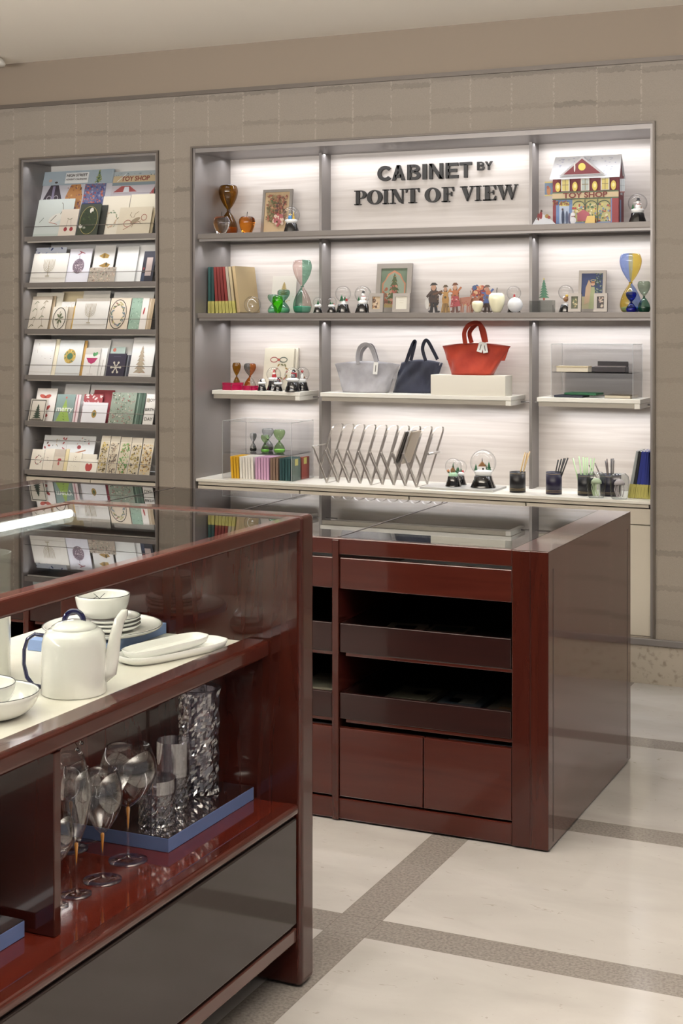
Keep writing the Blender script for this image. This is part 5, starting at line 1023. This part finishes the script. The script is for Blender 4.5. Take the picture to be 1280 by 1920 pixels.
# --- bracket shelves
CRIM = mat('crimson_lacquer', '#a01240', .15, coat=1)
def hbox(label, u, Y, vt, wpx):
    x = sh(u, Y); s = pxm((x, Y)); r = wpx / 2 * s; h = pz_at(vt, u, Y) - S3; t = thing('lacquer_box', label, 'box', (x, Y, S3), TH)
    def heart(k, z0, z1, b):
        P_ = [(k * r * (1.0 * 16 * math.sin(a) ** 3) / 16, k * r * .85 * (13 * math.cos(a) - 5 * math.cos(2 * a) - 2 * math.cos(3 * a) - math.cos(4 * a)) / 16) for a in [2 * PI * q / 40 for q in range(40)]]
        b.prism(P_, -z1, -z0, CRIM); b.move(Matrix.Rotation(R(-90), 4, 'X'))
    b = B(); heart(1, 0, h * .62, b); b.obj('box_body', t); b = B(); heart(1.02, h * .64, h, b); b.obj('box_lid', t); return t
hbox('crimson lacquered heart box, left of two', 436, 6.72, 717, 40)
hbox('crimson lacquered heart box, right of two', 470, 6.73, 723, 29)
def bhour(*a, **k): return hourglass(*a, **k)
hourglass('small amber hourglass behind the left crimson box', 443.5, 6.80, S3, 680, 8.0, AMB, AMB, sandm('#b87820'))
hourglass('amber and grey hourglass behind the right crimson box', 468.5, 6.795, S3, 681, 11.5, SMK, AMB2, sandm('#b8641c'), ml2=AMB2, mr2=CLR)
standcard('cream boxed card with a striped ribbon bow and wreath', 493, 548, 6.815, S3, 653, '#e6dfc8', [rng(.34, .72, .14, .09, .03, '#b0605a', 14), rng(.66, .72, .14, .09, .03, '#6a7468', 14), ell(.5, .72, .04, .04, '#c8503c'), wreath(.62, .42, .22, .22, 12, ['#a8843c', '#7a7a4a', '#b86a5c'], .06, 15)], th=.02)
standcard('second cream boxed card tucked behind the bow card', 500, 555, 6.838, S3, 652, '#e9e2cf', [], th=.02)
globe('small snow globe with a black and white figure, front left', 491, 6.69, S3, 709, 9.2, 12, 'black')
globe('snow globe with a red figure seen against the cream card', 513, 6.76, S3, 688, 13.8, 18, 'santa')
globe('small snow globe with a red scarf figure, in front of the cream card', 521, 6.69, S3, 707, 9.5, 12, 'penguin')
globe('large snow globe with a penguin in a red scarf, front right', 548.5, 6.69, S3, 689, 15.2, 18, 'penguin')
globe('large snow globe with a red ball on a white figure, at the upright', 566.5, 6.785, S3, 688, 13.5, 16, 'heart')
# bags
def cloth(name, c1, c2):
    m = mat(name, c1, .9, sheen=.3); noise_col(m, c1, c2, (1, 1, 1), 14, 8, .3, .7, bump=.5, bumpd=.004); return m
def bag(label, Y, z, out, vt, vb, depth, m, handles, tagp=None, seedv=1, inner=None):
    """out: rim left/right px, foot left/right px"""
    ul, ur, fl, fr = out; xl, xr = sh(ul, Y), sh(ur, Y); bl, br = sh(fl, Y), sh(fr, Y); xc = (bl + br) / 2; h = pz_at(vt, (ul + ur) / 2, Y) - z
    t = thing('tote_bag', label, 'bag', (xc, Y, z)); b = B(); i = b.mi(m); n = 40; rows = 14; rings = []; rn = random.Random(seedv)
    ph = [rn.uniform(0, 6) for _ in range(6)]
    for j in range(rows + 1):
        f = j / rows; L0 = (bl - xc) * (1 - f) + (xl - xc) * f; R0 = (br - xc) * (1 - f) + (xr - xc) * f; dd = depth * (1 - f) + depth * .32 * f; c0 = (L0 + R0) / 2; hw = (R0 - L0) / 2; e = 3.2 * (1 - f) + 1.6 * f
        ring = []
        for k in range(n):
            a = 2 * PI * k / n; cx = math.copysign(abs(math.cos(a)) ** (2 / e), math.cos(a)); cy = math.copysign(abs(math.sin(a)) ** (2 / e), math.sin(a))
            wv = .0035 * math.sin(3 * a + ph[0] + 5 * f) + .003 * math.sin(7 * a + ph[1] - 6 * f) + .002 * math.sin(11 * a + 9 * f + ph[2])
            wv *= 4 * f * (1 - f) + .3 * f
            dip = (-.012 * h / .15 * math.cos(PI * (cx))) * 0
            zz = h * f - (abs(cx) ** 2 * -.0 + (1 - abs(cx) ** 2) * 0) * f
            if f == 1: zz = h * (1 - .10 * abs(cx) ** 2)
            else: zz = h * f * (1 - .10 * f * abs(cx) ** 2)
            ring.append(b.bm.verts.new((c0 + cx * hw, cy * dd / 2 + wv * 1.5 * (1 if abs(cy) > .3 else 0), zz)))
        rings.append(ring)
    b.bm.faces.new(rings[0][::-1])
    for a_, c_ in zip(rings, rings[1:]):
        for k in range(n): f_ = b.bm.faces.new([a_[k], a_[(k + 1) % n], c_[(k + 1) % n], c_[k]]); f_.smooth = True
    top = rings[-1]; im = b.mi(inner or m); cz = [b.bm.verts.new((v.co.x * .97, v.co.y * .8, v.co.z - .003)) for v in top]; dp = [b.bm.verts.new((v.co.x * .85, v.co.y * .7, h * .45)) for v in top]
    for A_, C_ in ((top, cz), (cz, dp)):
        for k in range(n): f_ = b.bm.faces.new([A_[k], A_[(k + 1) % n], C_[(k + 1) % n], C_[k]]); f_.material_index = im; f_.smooth = True
    b.obj('bag_body', t, norm=False)
    for pts, side in handles:
        P_ = []
        for (u, v), dy in pts: p = onY(u, v, Y + dy); P_.append((p.x - xc, dy, p.z - z))
        Q = []
        for k in range(len(P_) - 1):
            p0, p1, p2, p3 = [Vector(P_[min(max(q, 0), len(P_) - 1)]) for q in (k - 1, k, k + 1, k + 2)]
            for s in range(5):
                q_ = s / 5; Q.append(.5 * ((2 * p1) + (-p0 + p2) * q_ + (2 * p0 - 5 * p1 + 4 * p2 - p3) * q_ ** 2 + (-p0 + 3 * p1 - 3 * p2 + p3) * q_ ** 3))
        Q.append(Vector(P_[-1])); strap(Q, side, m).obj('handle', t)
    if tagp:
        for k, (u, v, w_, h_, rot) in enumerate(tagp):
            p = onY(u, v, Y - depth * .30); bb = B(); bb.box(-w_ / 2, w_ / 2, -.0005, .0005, -h_, 0, pap('#e4e2dc')); 
            draw(bb, [line([(.5, .2), (.5, .75)], .16, '#5a5650')], w_, h_, -.0005, z0=-h_); bb.obj('price_tag', t, (p.x - xc, -depth * .36, p.z - z), (R(-6), rot, 0), norm=False)
    return t
def strap(P, wid, m):       # flat band of the given half width and thickness following P
    b = B(); i = b.mi(m); rings = []; th = .0016
    for k, p in enumerate(P):
        t_ = (P[min(k + 1, len(P) - 1)] - P[max(k - 1, 0)]).normalized(); n_ = Vector((0, 1, 0)); s = t_.cross(n_).normalized()
        ww, nn = s * wid, n_ * th
        if abs(wid) > 1: pass
        sw = Vector((s.x, s.y * 0, s.z)).normalized() * wid
        rings.append([b.bm.verts.new(p + o_) for o_ in (-sw - nn, sw - nn, sw + nn, -sw + nn)])
    for a, c in zip(rings, rings[1:]):
        for k in range(4): f = b.bm.faces.new([a[k], a[(k + 1) % 4], c[(k + 1) % 4], c[k]])
    b.bm.faces.new(rings[0][::-1]); b.bm.faces.new(rings[-1]); return b
GB = cloth('grey_canvas', '#8b898c', '#a3a1a4'); NB = cloth('navy_canvas', '#20222f', '#2c2f40'); RB = cloth('red_canvas', '#8e2a18', '#a83a22')
def hd(pts, dy): return [((u, v), dy) for u, v in pts]
bag('grey canvas tote bag with small white tag, left of three', 6.765, S3, (627, 750, 646, 725), 677, 739, .13, GB,
    [(hd([(671, 682), (670, 668), (674, 652), (684, 645.5), (694, 650), (702, 668), (706, 684)], -.032), .0095), (hd([(676, 679), (678, 660), (690, 647), (700, 652), (708, 680)], .03), .009)], tagp=[(706, 679, .024, .060, .05)], seedv=2)
bag('navy canvas tote bag with two upright handles, in the middle', 6.825, S3, (752, 830, 738, 812), 674, 741, .088, NB,
    [(hd([(761, 680), (767, 662), (774, 644), (778, 640), (776, 652), (770, 676)], -.034), .0085), (hd([(798, 677), (792, 655), (796, 640), (802, 640), (812, 658), (820, 674)], -.03), .0085)], seedv=5, inner=cloth('grey_lining', '#8a8890', '#a0a0a6'))
pxa, pxb = sh(807, 6.668), sh(947, 6.668)
pz_h = pz_at(703.5, 870, 6.668) - S3
tag(B().box(-(pxb - pxa) / 2, (pxb - pxa) / 2, 0, .107, 0, pz_h, mat('cream_plinth', '#cfcabd', .5), .002).obj('display_plinth', None, ((pxa + pxb) / 2, 6.668, S3)), 'cream display plinth under the red bag', 'plinth')
bag('red canvas tote bag with white tags, on the cream plinth', 6.723, S3 + pz_h + .0005, (829, 957, 848, 923), 643, 702, .10, RB,
    [(hd([(872, 645), (870, 625), (876, 612), (886, 606), (896, 606), (906, 618), (911, 642)], -.03), .0105), (hd([(884, 643), (880, 625), (888, 612), (898, 606), (903, 622), (908, 642)], .03), .0105)], tagp=[(904, 641, .026, .050, .25), (908, 643, .024, .048, -.2)], seedv=9)
# acrylic case
def acase(label, u0, u1, Y0, z, vt, depth, shelf_v=None, extra_u=None):
    xa, xb = sh(u0, Y0), sh(u1, Y0); h = pz_at(vt, u0, Y0) - z; w = xb - xa; t = thing('acrylic_case', label, 'display case', ((xa + xb) / 2, Y0, z)); q = .003
    for nm_, bx in (('front_pane', (-w / 2, w / 2, 0, q, 0, h)), ('back_pane', (-w / 2, w / 2, depth - q, depth, 0, h)), ('side_pane', (-w / 2, -w / 2 + q, q, depth - q, 0, h)), ('side_pane', (w / 2 - q, w / 2, q, depth - q, 0, h)), ('top_pane', (-w / 2 + q, w / 2 - q, q, depth - q, h - q, h))):
        B().box(*bx, ACR).obj(nm_, t)
    b = B(); e = .0012
    for sx in (-1, 1):
        for yy in (0, depth): b.tube([(sx * w / 2, yy, 0), (sx * w / 2, yy, h)], e, ACRE, 4)
        b.tube([(sx * w / 2, 0, h), (sx * w / 2, depth, h)], e, ACRE, 4)
    for yy in (0, depth): b.tube([(-w / 2, yy, h), (w / 2, yy, h)], e, ACRE, 4)
    b.obj('polished_edges', t)
    if shelf_v:
        zs = pz_at(shelf_v, u0, Y0) - z; B().box(-w / 2 + q + .0005, w / 2 - q - .0005, q + .0005, depth - q - .0005, zs - .004, zs, ACR).obj('inner_shelf', t); return xa, xb, z + zs
    return xa, xb, z
xa, xb, zi = acase('clear acrylic case on the right bracket shelf', 1033, 1186, 6.675, S3, 645, .185, 697)
def slab(name, label, cat, u0, u1, Y, dy, z, h, m, rz=0.0, bev=.001, lid=None):
    x0, x1 = sh(u0, Y), sh(u1, Y); b = B(); b.box(-(x1 - x0) / 2, (x1 - x0) / 2, 0, dy, 0, h, m, bev); return tag(b.obj(name, None, ((x0 + x1) / 2, Y, z), (0, 0, rz)), label, cat)
t = thing('card_box', 'flat cream box with tan rim on the inner acrylic shelf', 'box', (sh(1072, 6.72), 6.72, zi)); w = (sh(1102, 6.72) - sh(1043, 6.72)) / 2
B().box(-w, w, 0, .07, 0, .018, pap('#d8cdb4'), .001).obj('box_body', t); B().box(-w - .001, w + .001, -.001, .071, .0185, .026, pap('#c4b28c'), .001).obj('box_lid', t)
t = thing('leather_tray_box', 'black leather box with lining and raised lid on the inner acrylic shelf', 'box', (sh(1140, 6.72), 6.72, zi)); w = (sh(1172, 6.72) - sh(1109, 6.72)) / 2; LT = mat('black_leather', '#211a1e', .45)
B().box(-w, w, 0, .07, 0, .024, LT, .002).obj('box_body', t); B().box(-w * .86, w * .86, .012, .060, .0245, .027, pap('#8a7a78')).obj('lining', t); B().box(-w * .88, w * .95, .072, .080, .0, .048, LT, .001).obj('raised_lid', t)
FG = mat('green_leather', '#1c5a38', .5); FN = mat('navy_leather', '#1c1f30', .5)
slab('leather_folder', 'navy leather folder beneath the green one in the acrylic case', 'folder', 1038, 1092, 6.70, .12, S3, .010, FN, R(0), .002)
slab('leather_folder', 'green leather folder lying open on the navy one', 'folder', 1056, 1118, 6.73, .10, S3 + .0108, .010, FG, R(-6), .002)
t = thing('brown_notebook', 'brown notebook with cream pages lying in the acrylic case', 'notebook', (sh(1157, 6.70), 6.70, S3), R(-4)); w = (sh(1184, 6.70) - sh(1131, 6.70)) / 2 - .004
B().box(-w, w, 0, .12, .0, .002, mat('brown_cloth', '#5c5040', .6)).obj('back_cover', t); B().box(-w + .001, w - .002, .001, .119, .0021, .013, pap('#d8ccb0')).obj('pages', t); B().box(-w, w, 0, .12, .0131, .0155, mat('brown_cloth')).obj('front_cover', t)

# --- bottom board
xa, xb, zi = acase('clear acrylic case over the coloured notebooks, bottom left', 417, 546, 6.56, SB, 789, .25, 848)
for lab, u, Y, vt, r_, a, b2, sd in (('clear hourglass with black sand, tilted view, leftmost in the case', 474.5, 6.66, 812, 6.5, CLR, SMK, '#26241f'), ('clear hourglass with black sand, behind the green ones', 502, 6.74, 803, 11, CLR, CLR, '#33312c')):
    hourglass(lab, u, Y, zi + .0005, vt, r_, a, b2, sandm(sd), lvl=.35)
hourglass('green hourglass left in the acrylic case', 497, 6.63, zi + .0005, 815, 8.2, LGR, LGR, sandm('#7fb860'), lvl=.3)
hourglass('green hourglass right in the acrylic case', 523.5, 6.64, zi + .0005, 805, 11.0, LGR, LGR, sandm('#9ac878'), lvl=.3)
Yn = 6.60; hb = pz_at(853, 440, Yn) - SB - .006
cols = [('yellow', '#c99a12', 3, 436, -4), ('white', '#dcd8d0', 5, 452, -2), ('pink', '#c49aba', 5, 481, -1), ('taupe', '#7c6454', 3, 509, -1), ('dark teal', '#1c4446', 4, 526, 0)]
ordn = ['first', 'second', 'third', 'fourth', 'fifth']
for n_, c, k_, u0, a in cols:
    for k in range(k_):
        uu = u0 + k * 5.3; w = .0125
        book('%s notebook under the acrylic shelf, %s of %d from the left' % (n_, ordn[k], k_), sh(uu, Yn), Yn, SB + abs(math.sin(R(a))) * w / 2, w, .13, hb * .985, c, band='#d6d080', tilt=R(a), bh=1.0 if False else .0001 or .02)
for lab, c, uu in (('grey green notebook turned sideways with yellow label', '#4c6058', 562), ('terracotta notebook turned sideways with yellow label', '#8a4038', 577)):
    pass
xr_ = sh(546, 6.56)
for k, (lab, c, y0) in enumerate((('grey green notebook facing the case side, with yellow label', '#50645c', 6.60), ('terracotta notebook facing the case side, with yellow label', '#904238', 6.70))):
    o = thing('notebook', lab, 'notebook', (xr_ - .016, y0, SB)); cm = mat('cloth_' + c.strip('#'), c, .7); hh = hb * .98
    B().box(-.006, .006, 0, .085, 0, hh, cm, .0008).obj('cover', o); B().box(.0062, .0066, .02, .055, hh * .68, hh * .97, pap('#d6cf5c')).obj('paper_label', o)
# accordion rack of steel
t = thing('accordion_rack', 'steel accordion magazine rack with eleven hoops', 'rack', (0, 0, 0)); FL = mat('rack_steel', '#c6c2be', .28, metal=.8)
Yf, Yk = 6.60, 6.745
def cp(x, y): return 570 + x / 4.414, 780 + y / 4.414
zb_ = SB + .006; zh = onY(*cp(350, 295), Yf).z; zm = (zb_ + zh) / 2; ztp = onY(*cp(360, 75), Yf).z
xb0 = sh(cp(188, 0)[0], Yf); xb8 = sh(cp(930, 0)[0], Yf); dx = (xb8 - xb0) / 8; xh = lambda k: sh(cp(172, 0)[0], Yf) + dx * k
xbt = lambda k: xb0 + dx * k
def bar(b, p, q_, wz=.0045, wy=.0018):
    P, Q = Vector(p), Vector(q_); d_ = (Q - P).normalized(); s = d_.cross(Vector((0, 1, 0))).normalized() * wz; n_ = Vector((0, wy, 0)); i = b.mi(FL)
    A_ = [b.bm.verts.new(P + o) for o in (-s - n_, s - n_, s + n_, -s + n_)]; C_ = [b.bm.verts.new(Q + o) for o in (-s - n_, s - n_, s + n_, -s + n_)]
    for k in range(4): b.bm.faces.new([A_[k], A_[(k + 1) % 4], C_[(k + 1) % 4], C_[k]])
    b.bm.faces.new(A_[::-1]); b.bm.faces.new(C_)
for k in range(10):           # hoops: front leg, arched top, back leg in one band
    xB = xbt(k - 1); xH = xh(k) ; sl = (xh(k) - xB) / (zh - zb_); b = B()
    f = lambda z: xB + sl * (z - zb_)
    z0 = zb_ if k > 0 else zm
    for yy in (Yf + .004, Yk - .004): bar(b, (f(z0), yy, z0), (f(ztp - .045), yy, ztp - .045))
    n_ = 12; ym, hy = (Yf + Yk) / 2, (Yk - Yf) / 2 - .004; P_ = [(ym - hy * math.copysign(abs(math.cos(a)) ** .55, math.cos(a)), ztp - .045 + .045 * math.sin(a) ** .7 if 0 < a < PI else ztp - .045) for a in [PI * q / n_ for q in range(n_ + 1)]]
    i = b.mi(FL); rg = []
    for yy, zz in P_: rg.append([b.bm.verts.new((f(zz) - .0045, yy, zz)), b.bm.verts.new((f(zz) + .0045, yy, zz))])
    for a_, c_ in zip(rg, rg[1:]): b.bm.faces.new([a_[0], a_[1], c_[1], c_[0]])
    b.obj('hoop', t)
for k in range(8):
    for yy in (Yf - .0004, Yk + .0004):
        z1 = SB + .001 if k in (3, 7) else zb_ + .001
        b = B(); bar(b, (xh(k), yy, zh), (xbt(k + 1), yy, z1)); b.tube([(xh(k), yy - .004, zh), (xh(k), yy + .004, zh)], .005, FL, 8); b.obj('cross_bar', t)
b = B(); pL = onY(*cp(75, 250), Yf); bar(b, (pL.x, Yf - .0004, pL.z), (xb0, Yf - .0004, SB + .001)); bar(b, (pL.x, Yk, pL.z), (xb0, Yk, SB + .001)); b.tube([(pL.x, Yf - .004, pL.z), (pL.x, Yk + .004, pL.z)], .003, FL, 8)
b.tube([(pL.x, Yf, pL.z - .008), (pL.x, Yf, pL.z + .004)], .006, FL, 8); b.obj('end_bar', t)
for k in (0, 4, 8): B().box(xbt(k) - .004, xbt(k) + .004, Yf, Yk, SB + .0002, SB + .003, FL).obj('foot', t)
b = B(); pr_ = onY(*cp(1030, 315), Yf); b.tube([(pr_.x, Yf - .006, pr_.z), (pr_.x, Yk, pr_.z)], .006, FL, 10); b.obj('end_rod', t)
for k, (lab, c, dxx) in enumerate((('pale grey leather folder hanging in the accordion rack, front', '#8f8882', 0), ('dark edged folder in the accordion rack, behind the grey one', '#3a3634', .012), ('beige folder hanging in the accordion rack, rightmost', '#a39685', .034))):
    p0, p1 = onY(*cp(742, 395), Yf + .01), onY(*cp(835, 130), Yf + .01); hh = math.hypot(p1.x - p0.x, p1.z - p0.z); an = math.atan2(p1.x - p0.x, p1.z - p0.z)
    b = B(); b.box(-.004, .004, 0, .12, 0, hh, mat('folder_' + c.strip('#'), c, .4), .001); tag(b.obj('leather_folder', None, (p0.x + dxx, Yf + .012, p0.z), (0, an, 0)), lab, 'folder')
# acrylic plate with three globes
p1, p2 = onZ(786, 912, SB), onZ(921, 933, SB)
xa, xb = sh(792, 6.60), sh(922, 6.545)
tag(B().box(0, xb - xa, 0, .20, 0, .010, mat('frosted_acrylic', '#c6c5c2', .3, trans=.25), .001).obj('acrylic_plate', None, (xa, 6.56, SB)), 'flat frosted acrylic plate under the snow globes, bottom board', 'plate')
zp = SB + .0105
globe('snow globe with a village scene on mint snow, on the acrylic plate', 849.5, 6.64, zp, 859, 15.5, 19, 'village')
globe('partly hidden snow globe behind the village globe', 861, 6.72, zp, 862, 14, 17, 'trees')
globe('largest snow globe, with a small church and trees', 905.5, 6.66, zp, 843, 24.5, 22, 'house')
# pencil cups
GLDL = mat('gold_line', '#a8946a', .4)
def cup(label, u, Y, r_px, vt, col, pens, sx=1.0):
    x = sh(u, Y); s = pxm((x, Y)); r = r_px * s; h = pz_at(vt, u, Y) - SB; m = mat('cup_leather_' + col.strip('#'), col, .35)
    t = thing('pencil_cup', label, 'pencil cup', (x, Y, SB)); B().lathe([(0, 0), (r, 0), (r, h), (r * .94, h), (r * .94, .004), (0, .004)], m, 32, sx=sx, cap=False).obj('cup_body', t)
    for zz in (.012, .018, h - .008): B().lathe([(r + .0004, zz - .0006), (r + .0009, zz), (r + .0004, zz + .0006)], GLDL, 32, sx=sx, cap=False).obj('stitch_line', t)
    for k, (dx_, lean_x, lean_y, L, c, lab, kd) in enumerate(pens):
        bx, by = dx_ * r * sx * .55, ((k % 3) - 1) * r * .3; hx = bx + math.tan(R(lean_x)) * L; 
        x0 = max(-r * .8, min(r * .8, bx)); p0 = Vector((x0, by, .008)); p1 = Vector((x0 + math.sin(R(lean_x)) * L, by + math.sin(R(lean_y)) * L * .5, .008 + math.cos(R(lean_x)) * L))
        b = B(); b.tube([(0, 0, 0), tuple(p1 - p0)], .0034, mat('pencil_' + c.strip('#'), c, .35, coat=.5), 6)
        o = thing('pencil', lab, 'pencil', (x + p0.x, Y + p0.y, SB + p0.z), 0, kd); b.obj('shaft', o)
        d_ = (p1 - p0); B().tube([tuple(d_ * .0 + d_), tuple(d_ * 1.0 + d_.normalized() * .001)], .003, pap('#c8b090'), 6).obj('end', o)
on = ['leftmost', 'second from the left', 'third from the left', 'fourth from the left', 'fifth from the left', 'sixth from the left', 'rightmost']
cup('black leather pencil cup left of the upright, holding pale wooden pencils', 970, 6.62, 15, 884, '#161416', [(-.2, 14, 0, .185, '#c8ab7a', 'pale wooden pencil, leftmost in its cup', None), (0, 17, 5, .19, '#d4b98a', 'pale wooden pencil, middle one in its cup', None), (.4, 12, -5, .18, '#bfa070', 'pale wooden pencil, rightmost in its cup', None)])
cup('navy leather pencil cup right of the upright, holding black pencils', 1038, 6.62, 15, 884.5, '#1a1630', [(-.4 + .2 * k, 12 + 2 * k, 3 * (k % 2), .155 + .004 * k, '#1c1b1e', 'glossy black pencil, %s in the navy cup' % on[k if k < 4 else 6], None) for k in range(5)])
cup('dark pencil cup holding pale green pencils', 1098, 6.635, 15.5, 889, '#14161c', [(-.9 + .3 * k, (-14, -7, -4, 0, 0, 3, 8)[k], 2, (.165, .17, .165, .165, .165, .16, .165)[k], '#b4d2a4', 'pale green pencil, %s in the dark cup' % on[k], None) for k in range(7)])
cup('wide navy pencil cup holding brown and black pencils, behind the glass jellyfish', 1144, 6.665, 20, 889, '#151328', [(-.6 + .18 * k, (-32, -24, -8, -4, 0, 0, 2)[k], 2, (.15, .15, .15, .16, .16, .16, .155)[k], ('#4a3c38', '#54443c', '#3a3030', '#4a3c38', '#2c2a2c', '#3c3436', '#5a5450')[k], 'brown pencil, %s in the wide navy cup' % on[k], None) for k in range(7)])
# jellyfish paperweights
def jelly(label, u, Y, tint):
    x = sh(u, Y); s = pxm((x, Y)); r = 18.5 * s; h = 49 * s; t = thing('jellyfish_paperweight', label, 'paperweight', (x, Y, SB), TH)
    pr = [(0, 0), (r * .72, 0), (r * .86, h * .08), (r * .97, h * .45), (r, h * .7), (r * .9, h * .88), (r * .6, h * .985), (0, h)]
    B().lathe(pr, thin_glass('paperweight_glass', '#eef0ef', '#6c7470', f0=.03), 40, sy=.7, cap=False).obj('glass_body', t)
    b = B(); m = mat('jelly_' + tint.strip('#'), tint, .4)
    b.lathe([(0, h * .76), (r * .3, h * .74), (r * .52, h * .64), (r * .56, h * .54), (r * .4, h * .55), (0, h * .58)], m, 20, sy=.6, cap=False)
    rn = random.Random(int(u))
    for k in range(11):
        a = rn.uniform(0, 6.28); q_ = rn.uniform(.2, .5) * r; b.tube([(q_ * math.cos(a), .5 * q_ * math.sin(a), h * .58), (q_ * 1.2 * math.cos(a), .5 * q_ * math.sin(a), h * .35), (q_ * .8 * math.cos(a + .4), .4 * q_ * math.sin(a), h * .08)], r * .045, m, 5)
    b.obj('jellyfish', t); return t
jelly('clear glass paperweight with a pale green jellyfish', 1117.5, 6.555, '#c8d8b8'); jelly('clear glass paperweight with a lilac grey jellyfish', 1161, 6.55, '#c0b8bc')
# navy notebooks at the right end
for k, (u, c, n_, a) in enumerate(((1181.0, '#8f9494', 'silver grey', 10.5), (1187.5, '#17181c', 'black', 9.0), (1194.5, '#1c2a7a', 'first navy', 8.5), (1201.2, '#1d2c80', 'second navy', 7.5), (1207.8, '#1c2a78', 'third navy', 6), (1214, '#1a2870', 'fourth navy', 4.5), (1219.5, '#1a2668', 'fifth navy', 2))):
    w = .0140; book('%s notebook with yellow band, leaning at the right end' % n_, sh(u - 2.0, 6.60), 6.60, SB + abs(math.sin(R(a))) * w / 2 + .0002, w, .13, (pz_at(846, 1200, 6.6) - SB) / math.cos(R(a)) * .985, c, tilt=R(a), bh=.30)
